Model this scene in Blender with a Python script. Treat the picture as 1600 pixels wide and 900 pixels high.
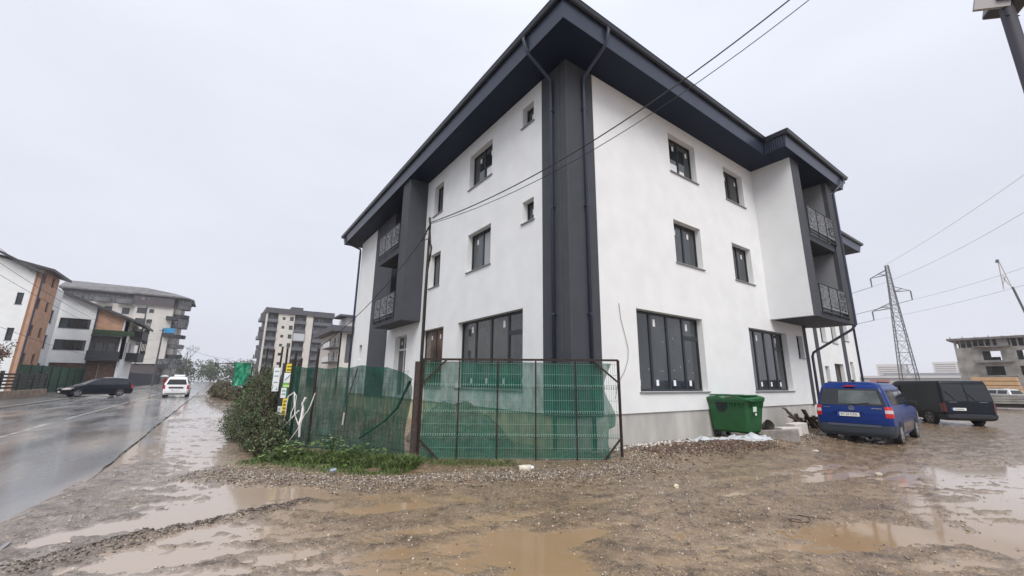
import bpy, bmesh, math, random
import numpy as np
from mathutils import Vector, Matrix
random.seed(7); rng = np.random.default_rng(7)
sc = bpy.context.scene
for o in list(bpy.data.objects): bpy.data.objects.remove(o)
COL = sc.collection
R = math.radians
# ------------------------------------------------------------------ camera
cam_d = bpy.data.cameras.new('camera'); cam = bpy.data.objects.new('camera', cam_d); COL.objects.link(cam); sc.camera = cam
YAW, PITCH, ROLL = R(35.19), R(12.947), R(.6534)
fw = Vector((math.sin(YAW)*math.cos(PITCH), math.cos(YAW)*math.cos(PITCH), math.sin(PITCH)))
rt = Vector((math.cos(YAW), -math.sin(YAW), 0)); up = rt.cross(fw)
r2 = rt*math.cos(ROLL)+up*math.sin(ROLL); u2 = up*math.cos(ROLL)-rt*math.sin(ROLL)
CAM = Vector((-7.027, -7.393, 1.69))
M = Matrix((r2, u2, -fw)).transposed().to_4x4(); M.translation = CAM; cam.matrix_world = M
cam_d.sensor_width = 36; cam_d.lens = 636.8/1600*36; cam_d.clip_start = .05; cam_d.clip_end = 6000
# ------------------------------------------------------------------ sky
SUN = Vector((-.52, -.80, 1.08)).normalized()
sun_el = math.asin(SUN.z); sun_az = math.atan2(SUN.x, SUN.y)
w = bpy.data.worlds.new('World'); sc.world = w; w.use_nodes = True
nt = w.node_tree; nt.nodes.clear()
wo = nt.nodes.new('ShaderNodeOutputWorld'); bg = nt.nodes.new('ShaderNodeBackground'); bg.inputs['Strength'].default_value = .1
sky = nt.nodes.new('ShaderNodeTexSky'); sky.sky_type = 'NISHITA'; sky.sun_disc = False
sky.sun_elevation = sun_el; sky.sun_rotation = sun_az; sky.dust_density = 6; sky.air_density = 1.5
tc = nt.nodes.new('ShaderNodeTexCoord'); sp = nt.nodes.new('ShaderNodeSeparateXYZ'); cr = nt.nodes.new('ShaderNodeValToRGB')
nt.links.new(tc.outputs['Generated'], sp.inputs[0]); nt.links.new(sp.outputs['Z'], cr.inputs[0])
K = 1.05
els = cr.color_ramp.elements
els[0].position = 0; els[0].color = (.385*K, .40*K, .45*K, 1)
els[1].position = .35; els[1].color = (.43*K, .445*K, .50*K, 1)
e = els.new(.72); e.color = (.475*K, .495*K, .555*K, 1)
e = els.new(1.0); e.color = (.78*K, .80*K, .87*K, 1)
vm = nt.nodes.new('ShaderNodeVectorMath'); vm.operation = 'SCALE'; vm.inputs['Scale'].default_value = 10.0
nt.links.new(cr.outputs[0], vm.inputs[0])
# soft cloud variation
ns = nt.nodes.new('ShaderNodeTexNoise'); ns.inputs['Scale'].default_value = 1.6; ns.inputs['Detail'].default_value = 4
mr = nt.nodes.new('ShaderNodeMapRange'); mr.inputs['To Min'].default_value = .95; mr.inputs['To Max'].default_value = 1.05
mr.inputs['From Min'].default_value = .3; mr.inputs['From Max'].default_value = .7
mp = nt.nodes.new('ShaderNodeMapping'); mp.inputs['Scale'].default_value = (1, 1, 3)
nt.links.new(tc.outputs['Generated'], mp.inputs[0]); nt.links.new(mp.outputs[0], ns.inputs['Vector']); nt.links.new(ns.outputs['Fac'], mr.inputs['Value'])
vm2 = nt.nodes.new('ShaderNodeVectorMath'); vm2.operation = 'SCALE'; nt.links.new(vm.outputs[0], vm2.inputs[0]); nt.links.new(mr.outputs[0], vm2.inputs['Scale'])
mx = nt.nodes.new('ShaderNodeMix'); mx.data_type = 'RGBA'; mx.inputs['Factor'].default_value = .97
nt.links.new(sky.outputs[0], mx.inputs['A']); nt.links.new(vm2.outputs[0], mx.inputs['B'])
nt.links.new(mx.outputs['Result'], bg.inputs['Color']); nt.links.new(bg.outputs[0], wo.inputs[0])
sd = bpy.data.lights.new('sun', 'SUN'); sd.energy = 1.5; sd.angle = R(35); sd.color = (1, .97, .93)
so = bpy.data.objects.new('sun', sd); COL.objects.link(so); so.rotation_euler = SUN.to_track_quat('Z', 'Y').to_euler()
sc.view_settings.view_transform = 'Standard'; sc.view_settings.look = 'None'; sc.view_settings.gamma = 1; sc.view_settings.use_curve_mapping = False
sc.view_settings.exposure = .82
sc.render.engine = 'CYCLES'
try:
    sc.cycles.max_bounces = 6; sc.cycles.transparent_max_bounces = 24; sc.cycles.volume_bounces = 1
except Exception: pass

# ------------------------------------------------------------------ materials
MATS = {}
def mat(name, col, rough=.7, noise=0, nscale=8, bump=0, bscale=60, metal=0, spec=.5, col2=None, detail=4, coat=0, stretch=None):
    if name in MATS: return MATS[name]
    m = bpy.data.materials.new(name); m.use_nodes = True; t = m.node_tree; b = t.nodes['Principled BSDF']
    b.inputs['Base Color'].default_value = (*col, 1); b.inputs['Roughness'].default_value = rough; b.inputs['Metallic'].default_value = metal
    b.inputs['Specular IOR Level'].default_value = spec
    if coat: b.inputs['Coat Weight'].default_value = coat; b.inputs['Coat Roughness'].default_value = .05
    m.diffuse_color = (*col, 1)
    co = t.nodes.new('ShaderNodeTexCoord'); vec = co.outputs['Object']
    if stretch:
        mpn = t.nodes.new('ShaderNodeMapping'); mpn.inputs['Scale'].default_value = stretch; t.links.new(vec, mpn.inputs[0]); vec = mpn.outputs[0]
    if noise or col2:
        n = t.nodes.new('ShaderNodeTexNoise'); n.inputs['Scale'].default_value = nscale; n.inputs['Detail'].default_value = detail
        t.links.new(vec, n.inputs['Vector'])
        r = t.nodes.new('ShaderNodeValToRGB'); r.color_ramp.elements[0].position = .35; r.color_ramp.elements[1].position = .65
        c2 = col2 if col2 else tuple(min(1, c*(1+noise)) for c in col); c1 = col if col2 else tuple(c*(1-noise) for c in col)
        r.color_ramp.elements[0].color = (*c1, 1); r.color_ramp.elements[1].color = (*c2, 1)
        t.links.new(n.outputs['Fac'], r.inputs[0]); t.links.new(r.outputs[0], b.inputs['Base Color'])
    if bump:
        n2 = t.nodes.new('ShaderNodeTexNoise'); n2.inputs['Scale'].default_value = bscale; n2.inputs['Detail'].default_value = 3
        t.links.new(vec, n2.inputs['Vector'])
        bp = t.nodes.new('ShaderNodeBump'); bp.inputs['Strength'].default_value = bump; bp.inputs['Distance'].default_value = .01
        t.links.new(n2.outputs['Fac'], bp.inputs['Height']); t.links.new(bp.outputs[0], b.inputs['Normal'])
    MATS[name] = m; return m
def emis(name, col, s):
    m = mat(name, col); b = m.node_tree.nodes['Principled BSDF']; b.inputs['Emission Color'].default_value = (*col, 1); b.inputs['Emission Strength'].default_value = s; return m
WHITE = mat('white_stucco', (.78, .79, .79), .85, noise=.035, nscale=1.3, bump=.9, bscale=48)
WHITE2 = mat('smooth_white_stucco', (.70, .71, .72), .85, noise=.03, nscale=1.3, bump=.35, bscale=70)
CHAR = mat('charcoal_stucco', (.052, .056, .067), .8, noise=.07, nscale=2.2, bump=.5, bscale=90)
METAL = mat('dark_sheet_metal', (.034, .044, .074), .35, noise=.08, nscale=3, spec=.5)
SOFF = mat('soffit_panel', (.007, .014, .035), .55, spec=.2, noise=.08, nscale=3)
FRAME = mat('anthracite_frame', (.014, .017, .025), .4)
WFRAME = mat('white_frame', (.6, .6, .6), .4)
GLASS = mat('window_glass', (.012, .015, .017), .03, nscale=.9, spec=.8, col2=(.042, .049, .052), detail=6, stretch=(1, 1, .45))  # lighter blotches in the base colour stand in for reflections
GLASS2 = mat('curtained_glass', (.12, .125, .13), .06, noise=.5, nscale=1.5, spec=.6)
SILL = mat('sill_metal', (.22, .22, .23), .5)
CONC = mat('plinth_concrete', (.46, .445, .42), .8, noise=.14, nscale=1.2, bump=.3, bscale=30, stretch=(1.6, 1.6, .5))
PLY = mat('cream_plinth_render', (.50, .46, .30), .85, noise=.12, nscale=1.6, bump=.3, bscale=30)
STICK = mat('white_sticker', (.8, .8, .8), .6)
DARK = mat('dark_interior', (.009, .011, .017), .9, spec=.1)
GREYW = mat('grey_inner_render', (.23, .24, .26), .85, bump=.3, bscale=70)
RAIL = mat('cut_metal_panel', (.30, .31, .33), .45, noise=.3, nscale=20)
RUST = mat('rusty_steel', (.012, .009, .008), .8, noise=.5, nscale=14, bump=.4, bscale=50, col2=(.038, .021, .014))
BLACKM = mat('black_steel', (.02, .02, .021), .55, noise=.3, nscale=20)
BLACK = mat('black_rubber', (.014, .014, .015), .75)
CABLE = mat('black_cable', (.012, .012, .013), .6)
GALV = mat('galvanised_steel', (.20, .21, .22), .5, metal=.3)
# ------------------------------------------------------------------ mesh helpers
def tag(o, label=None, cat=None, group=None, kind=None):
    if label: o['label'] = label
    if cat: o['category'] = cat
    if group: o['group'] = group
    if kind: o['kind'] = kind
    return o
def empty(name, loc, label=None, cat=None, group=None, rz=0, rot=None):
    o = bpy.data.objects.new(name, None); COL.objects.link(o); o.location = loc; o.rotation_euler = rot or (0, 0, rz); o.empty_display_size = .3
    return tag(o, label, cat, group)
SPLIT = {'balcony_inner_wall', 'balcony_slab', 'balcony', 'balcony_frame', 'balcony_back_wall', 'strip', 'column', 'bearer', 'pipe_clamp', 'window_paper', 'handle', 'lid', 'parapet', 'post', 'support', 'inner_wall', 'base_wall', 'tower_side', 'wall_cap', 'binding', 'core_wall', 'jib', 'frame_post'}
class MB:
    def __init__(s): s.v = []; s.f = []; s.m = []; s.mi = 0
    def quad(s, *p):
        n = len(s.v); s.v += [tuple(q) for q in p]; s.f.append(tuple(range(n, n+len(p)))); s.m.append(s.mi); return s
    def hexa(s, p):   # 8 pts: bottom 4 ccw, top 4 ccw
        n = len(s.v); s.v += [tuple(q) for q in p]
        for f in ((3, 2, 1, 0), (4, 5, 6, 7), (0, 1, 5, 4), (1, 2, 6, 5), (2, 3, 7, 6), (3, 0, 4, 7)):
            s.f.append(tuple(n+i for i in f)); s.m.append(s.mi)
        return s
    def box(s, x0, x1, y0, y1, z0, z1):
        return s.hexa([(x0, y0, z0), (x1, y0, z0), (x1, y1, z0), (x0, y1, z0), (x0, y0, z1), (x1, y0, z1), (x1, y1, z1), (x0, y1, z1)])
    def rbox(s, c, size, rot):   # rot = Matrix 3x3
        p = []
        for z in (-.5, .5):
            for x, y in ((-.5, -.5), (.5, -.5), (.5, .5), (-.5, .5)):
                p.append(Vector(c)+rot@Vector((x*size[0], y*size[1], z*size[2])))
        return s.hexa(p)
    def bar(s, a, b, wd, h=None):
        a = Vector(a); b = Vector(b); d = b-a; L = d.length; h = h or wd
        if L < 1e-6: return s
        q = d.to_track_quat('Z', 'Y').to_matrix()
        return s.rbox((a+b)/2, (wd, h, L), q)
    def tube(s, pts, r, seg=8, caps=True):
        pts = [Vector(p) for p in pts]; n = len(pts); rs = r if isinstance(r, (list, tuple)) else [r]*n
        base = len(s.v); prev = None
        for i, p in enumerate(pts):
            t = (pts[min(i+1, n-1)]-pts[max(i-1, 0)]).normalized()
            ref = Vector((0, 0, 1)) if abs(t.z) < .95 else Vector((1, 0, 0))
            if prev is not None:
                a = (prev-t*prev.dot(t)); a = a.normalized() if a.length > 1e-4 else t.cross(ref).normalized()
            else: a = t.cross(ref).normalized()
            prev = a; b = t.cross(a)
            for k in range(seg):
                an = 2*math.pi*k/seg; s.v.append(tuple(p+(a*math.cos(an)+b*math.sin(an))*rs[i]))
        for i in range(n-1):
            for k in range(seg):
                k2 = (k+1) % seg; s.f.append((base+i*seg+k, base+i*seg+k2, base+(i+1)*seg+k2, base+(i+1)*seg+k)); s.m.append(s.mi)
        if caps:
            s.f.append(tuple(base+k for k in range(seg))); s.m.append(s.mi)
            s.f.append(tuple(base+(n-1)*seg+k for k in range(seg))); s.m.append(s.mi)
        return s
    def build(s, name, mats, parent=None, smooth=False, loc=None):
        if name in SPLIT and not isinstance(mats, (list, tuple)):
            isl = []   # islands whose boxes touch stay together
            par = list(range(len(s.v)))
            def find(a):
                while par[a] != a: par[a] = par[par[a]]; a = par[a]
                return a
            for f in s.f:
                for q in f[1:]: par[find(q)] = find(f[0])
            grp = {}
            for i in range(len(s.v)): grp.setdefault(find(i), []).append(i)
            bx = [(g, [min(s.v[i][k] for i in g) for k in range(3)], [max(s.v[i][k] for i in g) for k in range(3)]) for g in grp.values()]
            done = []
            for g, lo, hi in bx:
                hit = [d for d in done if all(lo[k] <= d[2][k]+.03 and hi[k] >= d[1][k]-.03 for k in range(3))]
                for d in hit: g = g+d[0]; lo = [min(lo[k], d[1][k]) for k in range(3)]; hi = [max(hi[k], d[2][k]) for k in range(3)]; done.remove(d)
                done.append((g, lo, hi))
            if len(done) > 1:
                first = None
                for g, _, _ in done:
                    gs_ = {i: n_ for n_, i in enumerate(sorted(g))}; m2 = MB(); m2.v = [s.v[i] for i in sorted(g)]; m2.f = [tuple(gs_[i] for i in f) for f in s.f if f[0] in gs_]; m2.m = [0]*len(m2.f)
                    o = m2._b(name, mats, parent, smooth, loc); first = first or o
                return first
        return s._b(name, mats, parent, smooth, loc)
    def _b(s, name, mats, parent=None, smooth=False, loc=None):
        me = bpy.data.meshes.new(name); me.from_pydata(s.v, [], s.f)
        mats = mats if isinstance(mats, (list, tuple)) else [mats]
        for m in mats: me.materials.append(m)
        if len(mats) > 1: me.polygons.foreach_set('material_index', np.array(s.m, dtype=np.int32))
        if smooth: me.polygons.foreach_set('use_smooth', np.ones(len(s.f), dtype=bool))
        me.update(); o = bpy.data.objects.new(name, me); COL.objects.link(o)
        if parent: o.parent = parent
        if loc: o.location = loc
        return o
def bevel(o, w=.01, seg=2):
    m = o.modifiers.new('bevel', 'BEVEL'); m.width = w; m.segments = seg; m.limit_method = 'ANGLE'; m.angle_limit = R(35); return o
class Fr:  # facade frame
    def __init__(s, o, U, N): s.o = Vector(o); s.U = Vector(U); s.N = Vector(N)
    def P(s, u, n, z): return s.o+s.U*u+s.N*n+Vector((0, 0, z))
    def box(s, mb, u0, u1, n0, n1, z0, z1):
        return mb.hexa([s.P(u0, n0, z0), s.P(u1, n0, z0), s.P(u1, n1, z0), s.P(u0, n1, z0), s.P(u0, n0, z1), s.P(u1, n0, z1), s.P(u1, n1, z1), s.P(u0, n1, z1)])
def wall(fr, u0, u1, z0, z1, holes, mb=None, th=.3, n=0, cap=True):
    mb = mb or MB()
    us = sorted({u0, u1, *[h[0] for h in holes], *[h[1] for h in holes]}); zs = sorted({z0, z1, *[h[2] for h in holes], *[h[3] for h in holes]})
    us = [u for u in us if u0-1e-6 <= u <= u1+1e-6]; zs = [z for z in zs if z0-1e-6 <= z <= z1+1e-6]
    for i in range(len(us)-1):
        for j in range(len(zs)-1):
            cu, cz = (us[i]+us[i+1])/2, (zs[j]+zs[j+1])/2
            if any(h[0] < cu < h[1] and h[2] < cz < h[3] for h in holes): continue
            mb.quad(fr.P(us[i], n, zs[j]), fr.P(us[i+1], n, zs[j]), fr.P(us[i+1], n, zs[j+1]), fr.P(us[i], n, zs[j+1]))
    for h in holes:
        a, b, c, d = h[:4]
        for p, q in (((a, c), (b, c)), ((b, c), (b, d)), ((b, d), (a, d)), ((a, d), (a, c))):
            mb.quad(fr.P(p[0], n, p[1]), fr.P(q[0], n, q[1]), fr.P(q[0], n-th, q[1]), fr.P(p[0], n-th, p[1]))
    if cap:
        for p, q in (((u0, z0), (u1, z0)), ((u1, z0), (u1, z1)), ((u1, z1), (u0, z1)), ((u0, z1), (u0, z0))):
            mb.quad(fr.P(p[0], n, p[1]), fr.P(q[0], n, q[1]), fr.P(q[0], n-th, q[1]), fr.P(p[0], n-th, p[1]))
    return mb
def window(fr, u0, u1, z0, z1, parent, depth=.2, cols=2, fwid=.055, trans=None, sill=True, fm=None, gm=None, stick=0, open_=None, simple=False, sillm=None):
    fm = fm or FRAME; gm = gm or GLASS; n0, n1 = -depth-.06, -depth
    mb = MB(); f = fwid
    fr.box(mb, u0, u1, n0, n1, z0, z0+f); fr.box(mb, u0, u1, n0, n1, z1-f, z1)
    fr.box(mb, u0, u0+f, n0, n1-.001, z0+f, z1-f); fr.box(mb, u1-f, u1, n0, n1-.001, z0+f, z1-f)
    cw = (u1-u0)/cols
    for k in range(1, cols): fr.box(mb, u0+k*cw-f*.7, u0+k*cw+f*.7, n0, n1-.002, z0+f, z1-f)
    if trans:
        for (k, zt) in trans: fr.box(mb, u0+k*cw+f, u0+(k+1)*cw-f*.7, n0, n1-.004, zt, zt+f*1.7)
    wo_ = mb.build('window', fm, parent)
    g = MB(); g.quad(fr.P(u0+.02, n0+.03, z0+.02), fr.P(u1-.02, n0+.03, z0+.02), fr.P(u1-.02, n0+.03, z1-.02), fr.P(u0+.02, n0+.03, z1-.02)); g.build('pane', gm, wo_)
    if sill:
        s_ = MB(); fr.box(s_, u0-.05, u1+.05, -depth+.003, .05, z0-.035, z0-.003); s_.build('sill', sillm or SILL, wo_)
    if stick:
        for k in range(cols):
            uc = u0+(k+.5)*cw+random.uniform(-.1, .25)*cw
            q = MB()
            if stick > 1:
                uu = u0+(k+.22)*cw; fr.box(q, uu, uu+.12, n0+.031, n0+.034, z0+.16, z0+.33)
                for _ in range(3 if u1 < 6.01 and fr.U.x > .5 else 0): du, dz_ = random.uniform(.1, .9)*cw, random.uniform(.25, 1.9); fr.box(q, u0+k*cw+du, u0+k*cw+du+.02, n0+.031, n0+.033, z0+dz_, z0+dz_+.02)
                if k in (1, 3):
                    fr.box(q, uu, uu+.11, n0+.031, n0+.034, z1-.42, z1-.2)
            else: fr.box(q, uc-.05, uc+.05, n0+.031, n0+.034, z1-.42, z1-.24)
            q.build('sticker', STICK, wo_)
    return wo_
def rail_panel(fr, u0, u1, n, z0, z1, parent, panels=3, seed=1):
    rr = random.Random(seed); mb = MB()
    for z in (z0, z1): mb.bar(fr.P(u0, n, z), fr.P(u1, n, z), .045)
    mb.bar(fr.P(u0, n, z0-.14), fr.P(u1, n, z0-.14), .04)
    for k in range(panels+1):
        u = u0+(u1-u0)*k/panels; mb.bar(fr.P(u, n, z0-.24), fr.P(u, n, z1), .045)
    ro = mb.build('railing', BLACKM, parent)
    for k in range(panels):
        a = u0+(u1-u0)*k/panels+.05; b = u0+(u1-u0)*(k+1)/panels-.05; pm = MB()
        for e_ in ((a, a+.03, z0+.04, z1-.04), (b-.03, b, z0+.04, z1-.04), (a+.03, b-.03, z0+.04, z0+.07), (a+.03, b-.03, z1-.07, z1-.04)):
            fr.box(pm, e_[0], e_[1], n-.004, n+.004, e_[2], e_[3])
        for i in range(105):   # leaves and swirls cut in the sheet
            cu = rr.uniform(a+.06, b-.06); cz = rr.uniform(z0+.08, z1-.08); an = rr.uniform(0, 6.28); r_ = rr.uniform(.025, .07); arc = rr.uniform(1.6, 4.6)
            pts = [(cu+r_*math.cos(an+arc*t/5), cz+r_*math.sin(an+arc*t/5)) for t in range(6)]; wd = rr.uniform(.014, .026)
            for p, q in zip(pts[:-1], pts[1:]):
                if not (a < p[0] < b and a < q[0] < b and z0 < p[1] < z1 and z0 < q[1] < z1): continue
                d = Vector((q[0]-p[0], q[1]-p[1])); d.normalize(); d = Vector((-d.y, d.x))*wd/2
                pm.quad(fr.P(p[0]+d.x, n+.003, p[1]+d.y), fr.P(q[0]+d.x, n+.003, q[1]+d.y), fr.P(q[0]-d.x, n+.003, q[1]-d.y), fr.P(p[0]-d.x, n+.003, p[1]-d.y))
        pm.build('cut_panel', RAIL, ro)
    return ro
def text(s, size, m, parent, mw, name='lettering', ext=.002):
    cu = bpy.data.curves.new(name, 'FONT'); cu.body = s; cu.size = size; cu.align_x = 'CENTER'; cu.align_y = 'CENTER'; cu.extrude = ext
    t = bpy.data.objects.new('tmp', cu); COL.objects.link(t); dg = bpy.context.evaluated_depsgraph_get(); dg.update()
    me = bpy.data.meshes.new_from_object(t.evaluated_get(dg)); bpy.data.objects.remove(t)
    me.materials.clear(); me.materials.append(m); o = bpy.data.objects.new(name, me); COL.objects.link(o); o.parent = parent; o.matrix_local = mw; return o

# ------------------------------------------------------------------ noise
def _h(ix, iy, s):
    ix = ix.astype(np.int64); iy = iy.astype(np.int64)
    n = (ix*374761393+iy*668265263+s*974634777) & 0x7fffffff
    n = ((n ^ (n >> 13))*1274126177) & 0x7fffffff
    return ((n ^ (n >> 16)) & 0xffff)/65535.
def vn(x, y, s=0):
    ix = np.floor(x); iy = np.floor(y); fx = x-ix; fy = y-iy; fx = fx*fx*(3-2*fx); fy = fy*fy*(3-2*fy)
    a = _h(ix, iy, s); b = _h(ix+1, iy, s); c = _h(ix, iy+1, s); d = _h(ix+1, iy+1, s)
    return (a+(b-a)*fx)*(1-fy)+(c+(d-c)*fx)*fy
def fbm(x, y, s=0, o=4, g=.5):
    r = 0; a = 1; t = 0
    for i in range(o): r = r+a*vn(x*2**i+i*17.3, y*2**i-i*9.1, s+i); t += a; a *= g
    return r/t-.5
def gs(x, y, cx, cy, rx, ry, ang=0):
    c, s = math.cos(R(ang)), math.sin(R(ang)); dx, dy = x-cx, y-cy; a = (dx*c+dy*s)/rx; b = (-dx*s+dy*c)/ry
    return np.exp(-(a*a+b*b))
def seg_d(x, y, P):
    best = np.full(np.shape(x), 1e9)
    for (ax, ay), (bx, by) in zip(P[:-1], P[1:]):
        dx, dy = bx-ax, by-ay; t = np.clip(((x-ax)*dx+(y-ay)*dy)/(dx*dx+dy*dy), 0, 1)
        best = np.minimum(best, np.hypot(x-ax-t*dx, y-ay-t*dy))
    return best
BANK = [(-6.9, 2.2), (-6.0, 1.2), (-4.6, -.2), (-2.8, -.75), (-1.4, -1.6), (.7, -1.9)]
WBANK = [(.7, -1.0), (3, -.9), (6, -1.3), (9, -1.7), (13, -1.2)]
FEN = [(-5.6, 16), (-5.45, 4.6), (-3.5, 1.2), (.2, -1.25)]
LRIDGE = [(-8.3, -1.6), (-7.2, -1.0), (-6.3, -.75), (-5.7, -.55)]
def height(x, y):
    wx = x+.8*fbm(x*.5, y*.5, 90, 3); wy = y+.8*fbm(x*.5, y*.5, 91, 3)
    # direction of travel runs across the lot, tyre smears stretch the mud that way
    a = (wx*.82-wy*.57); b = (wx*.57+wy*.82)
    h = .012+.030*fbm(a*.35, b*.8, 1, 4)+.020*fbm(a*1.2, b*2.8, 5, 4)+.024*fbm(a*4.5, b*9, 11, 3)+.011*fbm(x*20, y*20, 15, 2)
    h = h+.018*fbm(a*2.2, b*6.5, 71, 3)
    for P_, dp in (([(-10, -4.4), (-5.5, -3.6), (-1, -3.6), (4, -4.4), (14, -6.2), (40, -9)], .014), ([(-9, -2.4), (-5.5, -2.5), (-1, -2.9), (4, -3.7), (14, -5.2), (40, -8)], .012), ([(-3, -9), (1, -5.6), (6, -4.4), (14, -4.1), (40, -3.5)], .012)):
        d_ = seg_d(x+.25*fbm(x*.7, y*.7, 81, 2), y+.25*fbm(x*.7, y*.7, 82, 2), P_)
        h = h+dp*(-np.exp(-(d_/.13)**2)+.8*np.exp(-((d_-.24)/.08)**2))*(.7+1.2*fbm(x*1.5, y*1.5, 83, 3))+.004*np.exp(-(d_/.14)**2)*np.sin(x*60+y*25)
    lot = 1/(1+np.exp(-((x-3.0)*.75-(y+3.6)*.55)*1.1))*(1/(1+np.exp((y+2.2)*3)))
    left = np.exp(-((x+7.3)/1.5)**2)*(1/(1+np.exp(-(y+3.2)*1.5)))
    h = h-(.0145+.006/(1+np.exp(-(x-4)*.9))+.016/(1+np.exp(-(x-11)*.6)))*lot-.019*left+(lot*1.25+1.3*left)*(.040*fbm(a*3.2, b*8.5, 73, 3)+.022*fbm(x*13, y*13, 75, 2))
    x0_, y0_ = x, y; x = x+.9*fbm(x0_*.9, y0_*.9, 95, 4); y = y+.9*fbm(x0_*.9, y0_*.9, 97, 4)
    h = h-.04*gs(x, y, -4.25, -3.9, .75, .42, 35)-.028*gs(x, y, -3.75, -3.35, .7, .25, -20)
    h = h-.05*gs(x, y, -5.95, .15, .62, .42, -25)-.03*gs(x, y, -7.2, -.5, 1.0, .35, 10)
    h = h-.028*gs(x, y, -4.95, -1.5, .5, .2, -25)-.020*gs(x, y, .2, -6.1, 1.3, .3, -38)-.02*gs(x, y, -1.0, -6.2, .6, .25, -30)-.02*gs(x, y, 2.6, -4.0, .5, .16, -40)
    h = h-.03*gs(x, y, -8.3, -.75, .5, .16, 20)-.03*gs(x, y, -7.0, -2.0, .45, .12, 10)
    x, y = x0_, y0_
    h = h+.05*np.exp(-(seg_d(x, y, BANK)/.42)**2)*(1+1.2*fbm(x*3, y*3, 33, 3))
    h = h+.05*np.exp(-(seg_d(x, y, LRIDGE)/.10)**2)*(1+2*fbm(x*6, y*6, 35, 3))
    h = h+.10*np.exp(-(seg_d(x, y, WBANK)/.75)**2)*(1+1.5*fbm(x*2.2, y*2.2, 34, 4))
    h = h+.07*np.exp(-(seg_d(x, y, FEN)/.6)**2)
    inside = 1/(1+np.exp(-(((x+3.4)*.553+(y-1.15)*.833)-.6)*4))*(1/(1+np.exp(-(x+4.6)*3)))
    h = h+.06*inside
    # asphalt road: ground drops under it, mud spills over its edge near the viewer
    rd = 1/(1+np.exp((x+8.62)*14))
    spill = 1/(1+np.exp((y-2.6+(x+8.5)*-2.4+1.5*fbm(x*.8, y*.8, 44, 3))*1.3))
    edge = np.exp(-((x+8.45)/.10)**2)*(1-spill)
    h = h-.03*edge+.018*np.exp(-((x+8.3)/.9)**2)*spill
    h = h*(1-rd)+rd*(-.06+.112*spill*np.exp(-np.maximum(0, -(x+8.7))/.5)+.03*fbm(x*3, y*3, 41, 4)*spill)+.028*spill*np.exp(-((x+8.6)/.3)**2)
    far = np.clip((np.hypot(x+7, y+7)-60)/60, 0, 1)
    return h*(1-far)-.02*far
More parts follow.
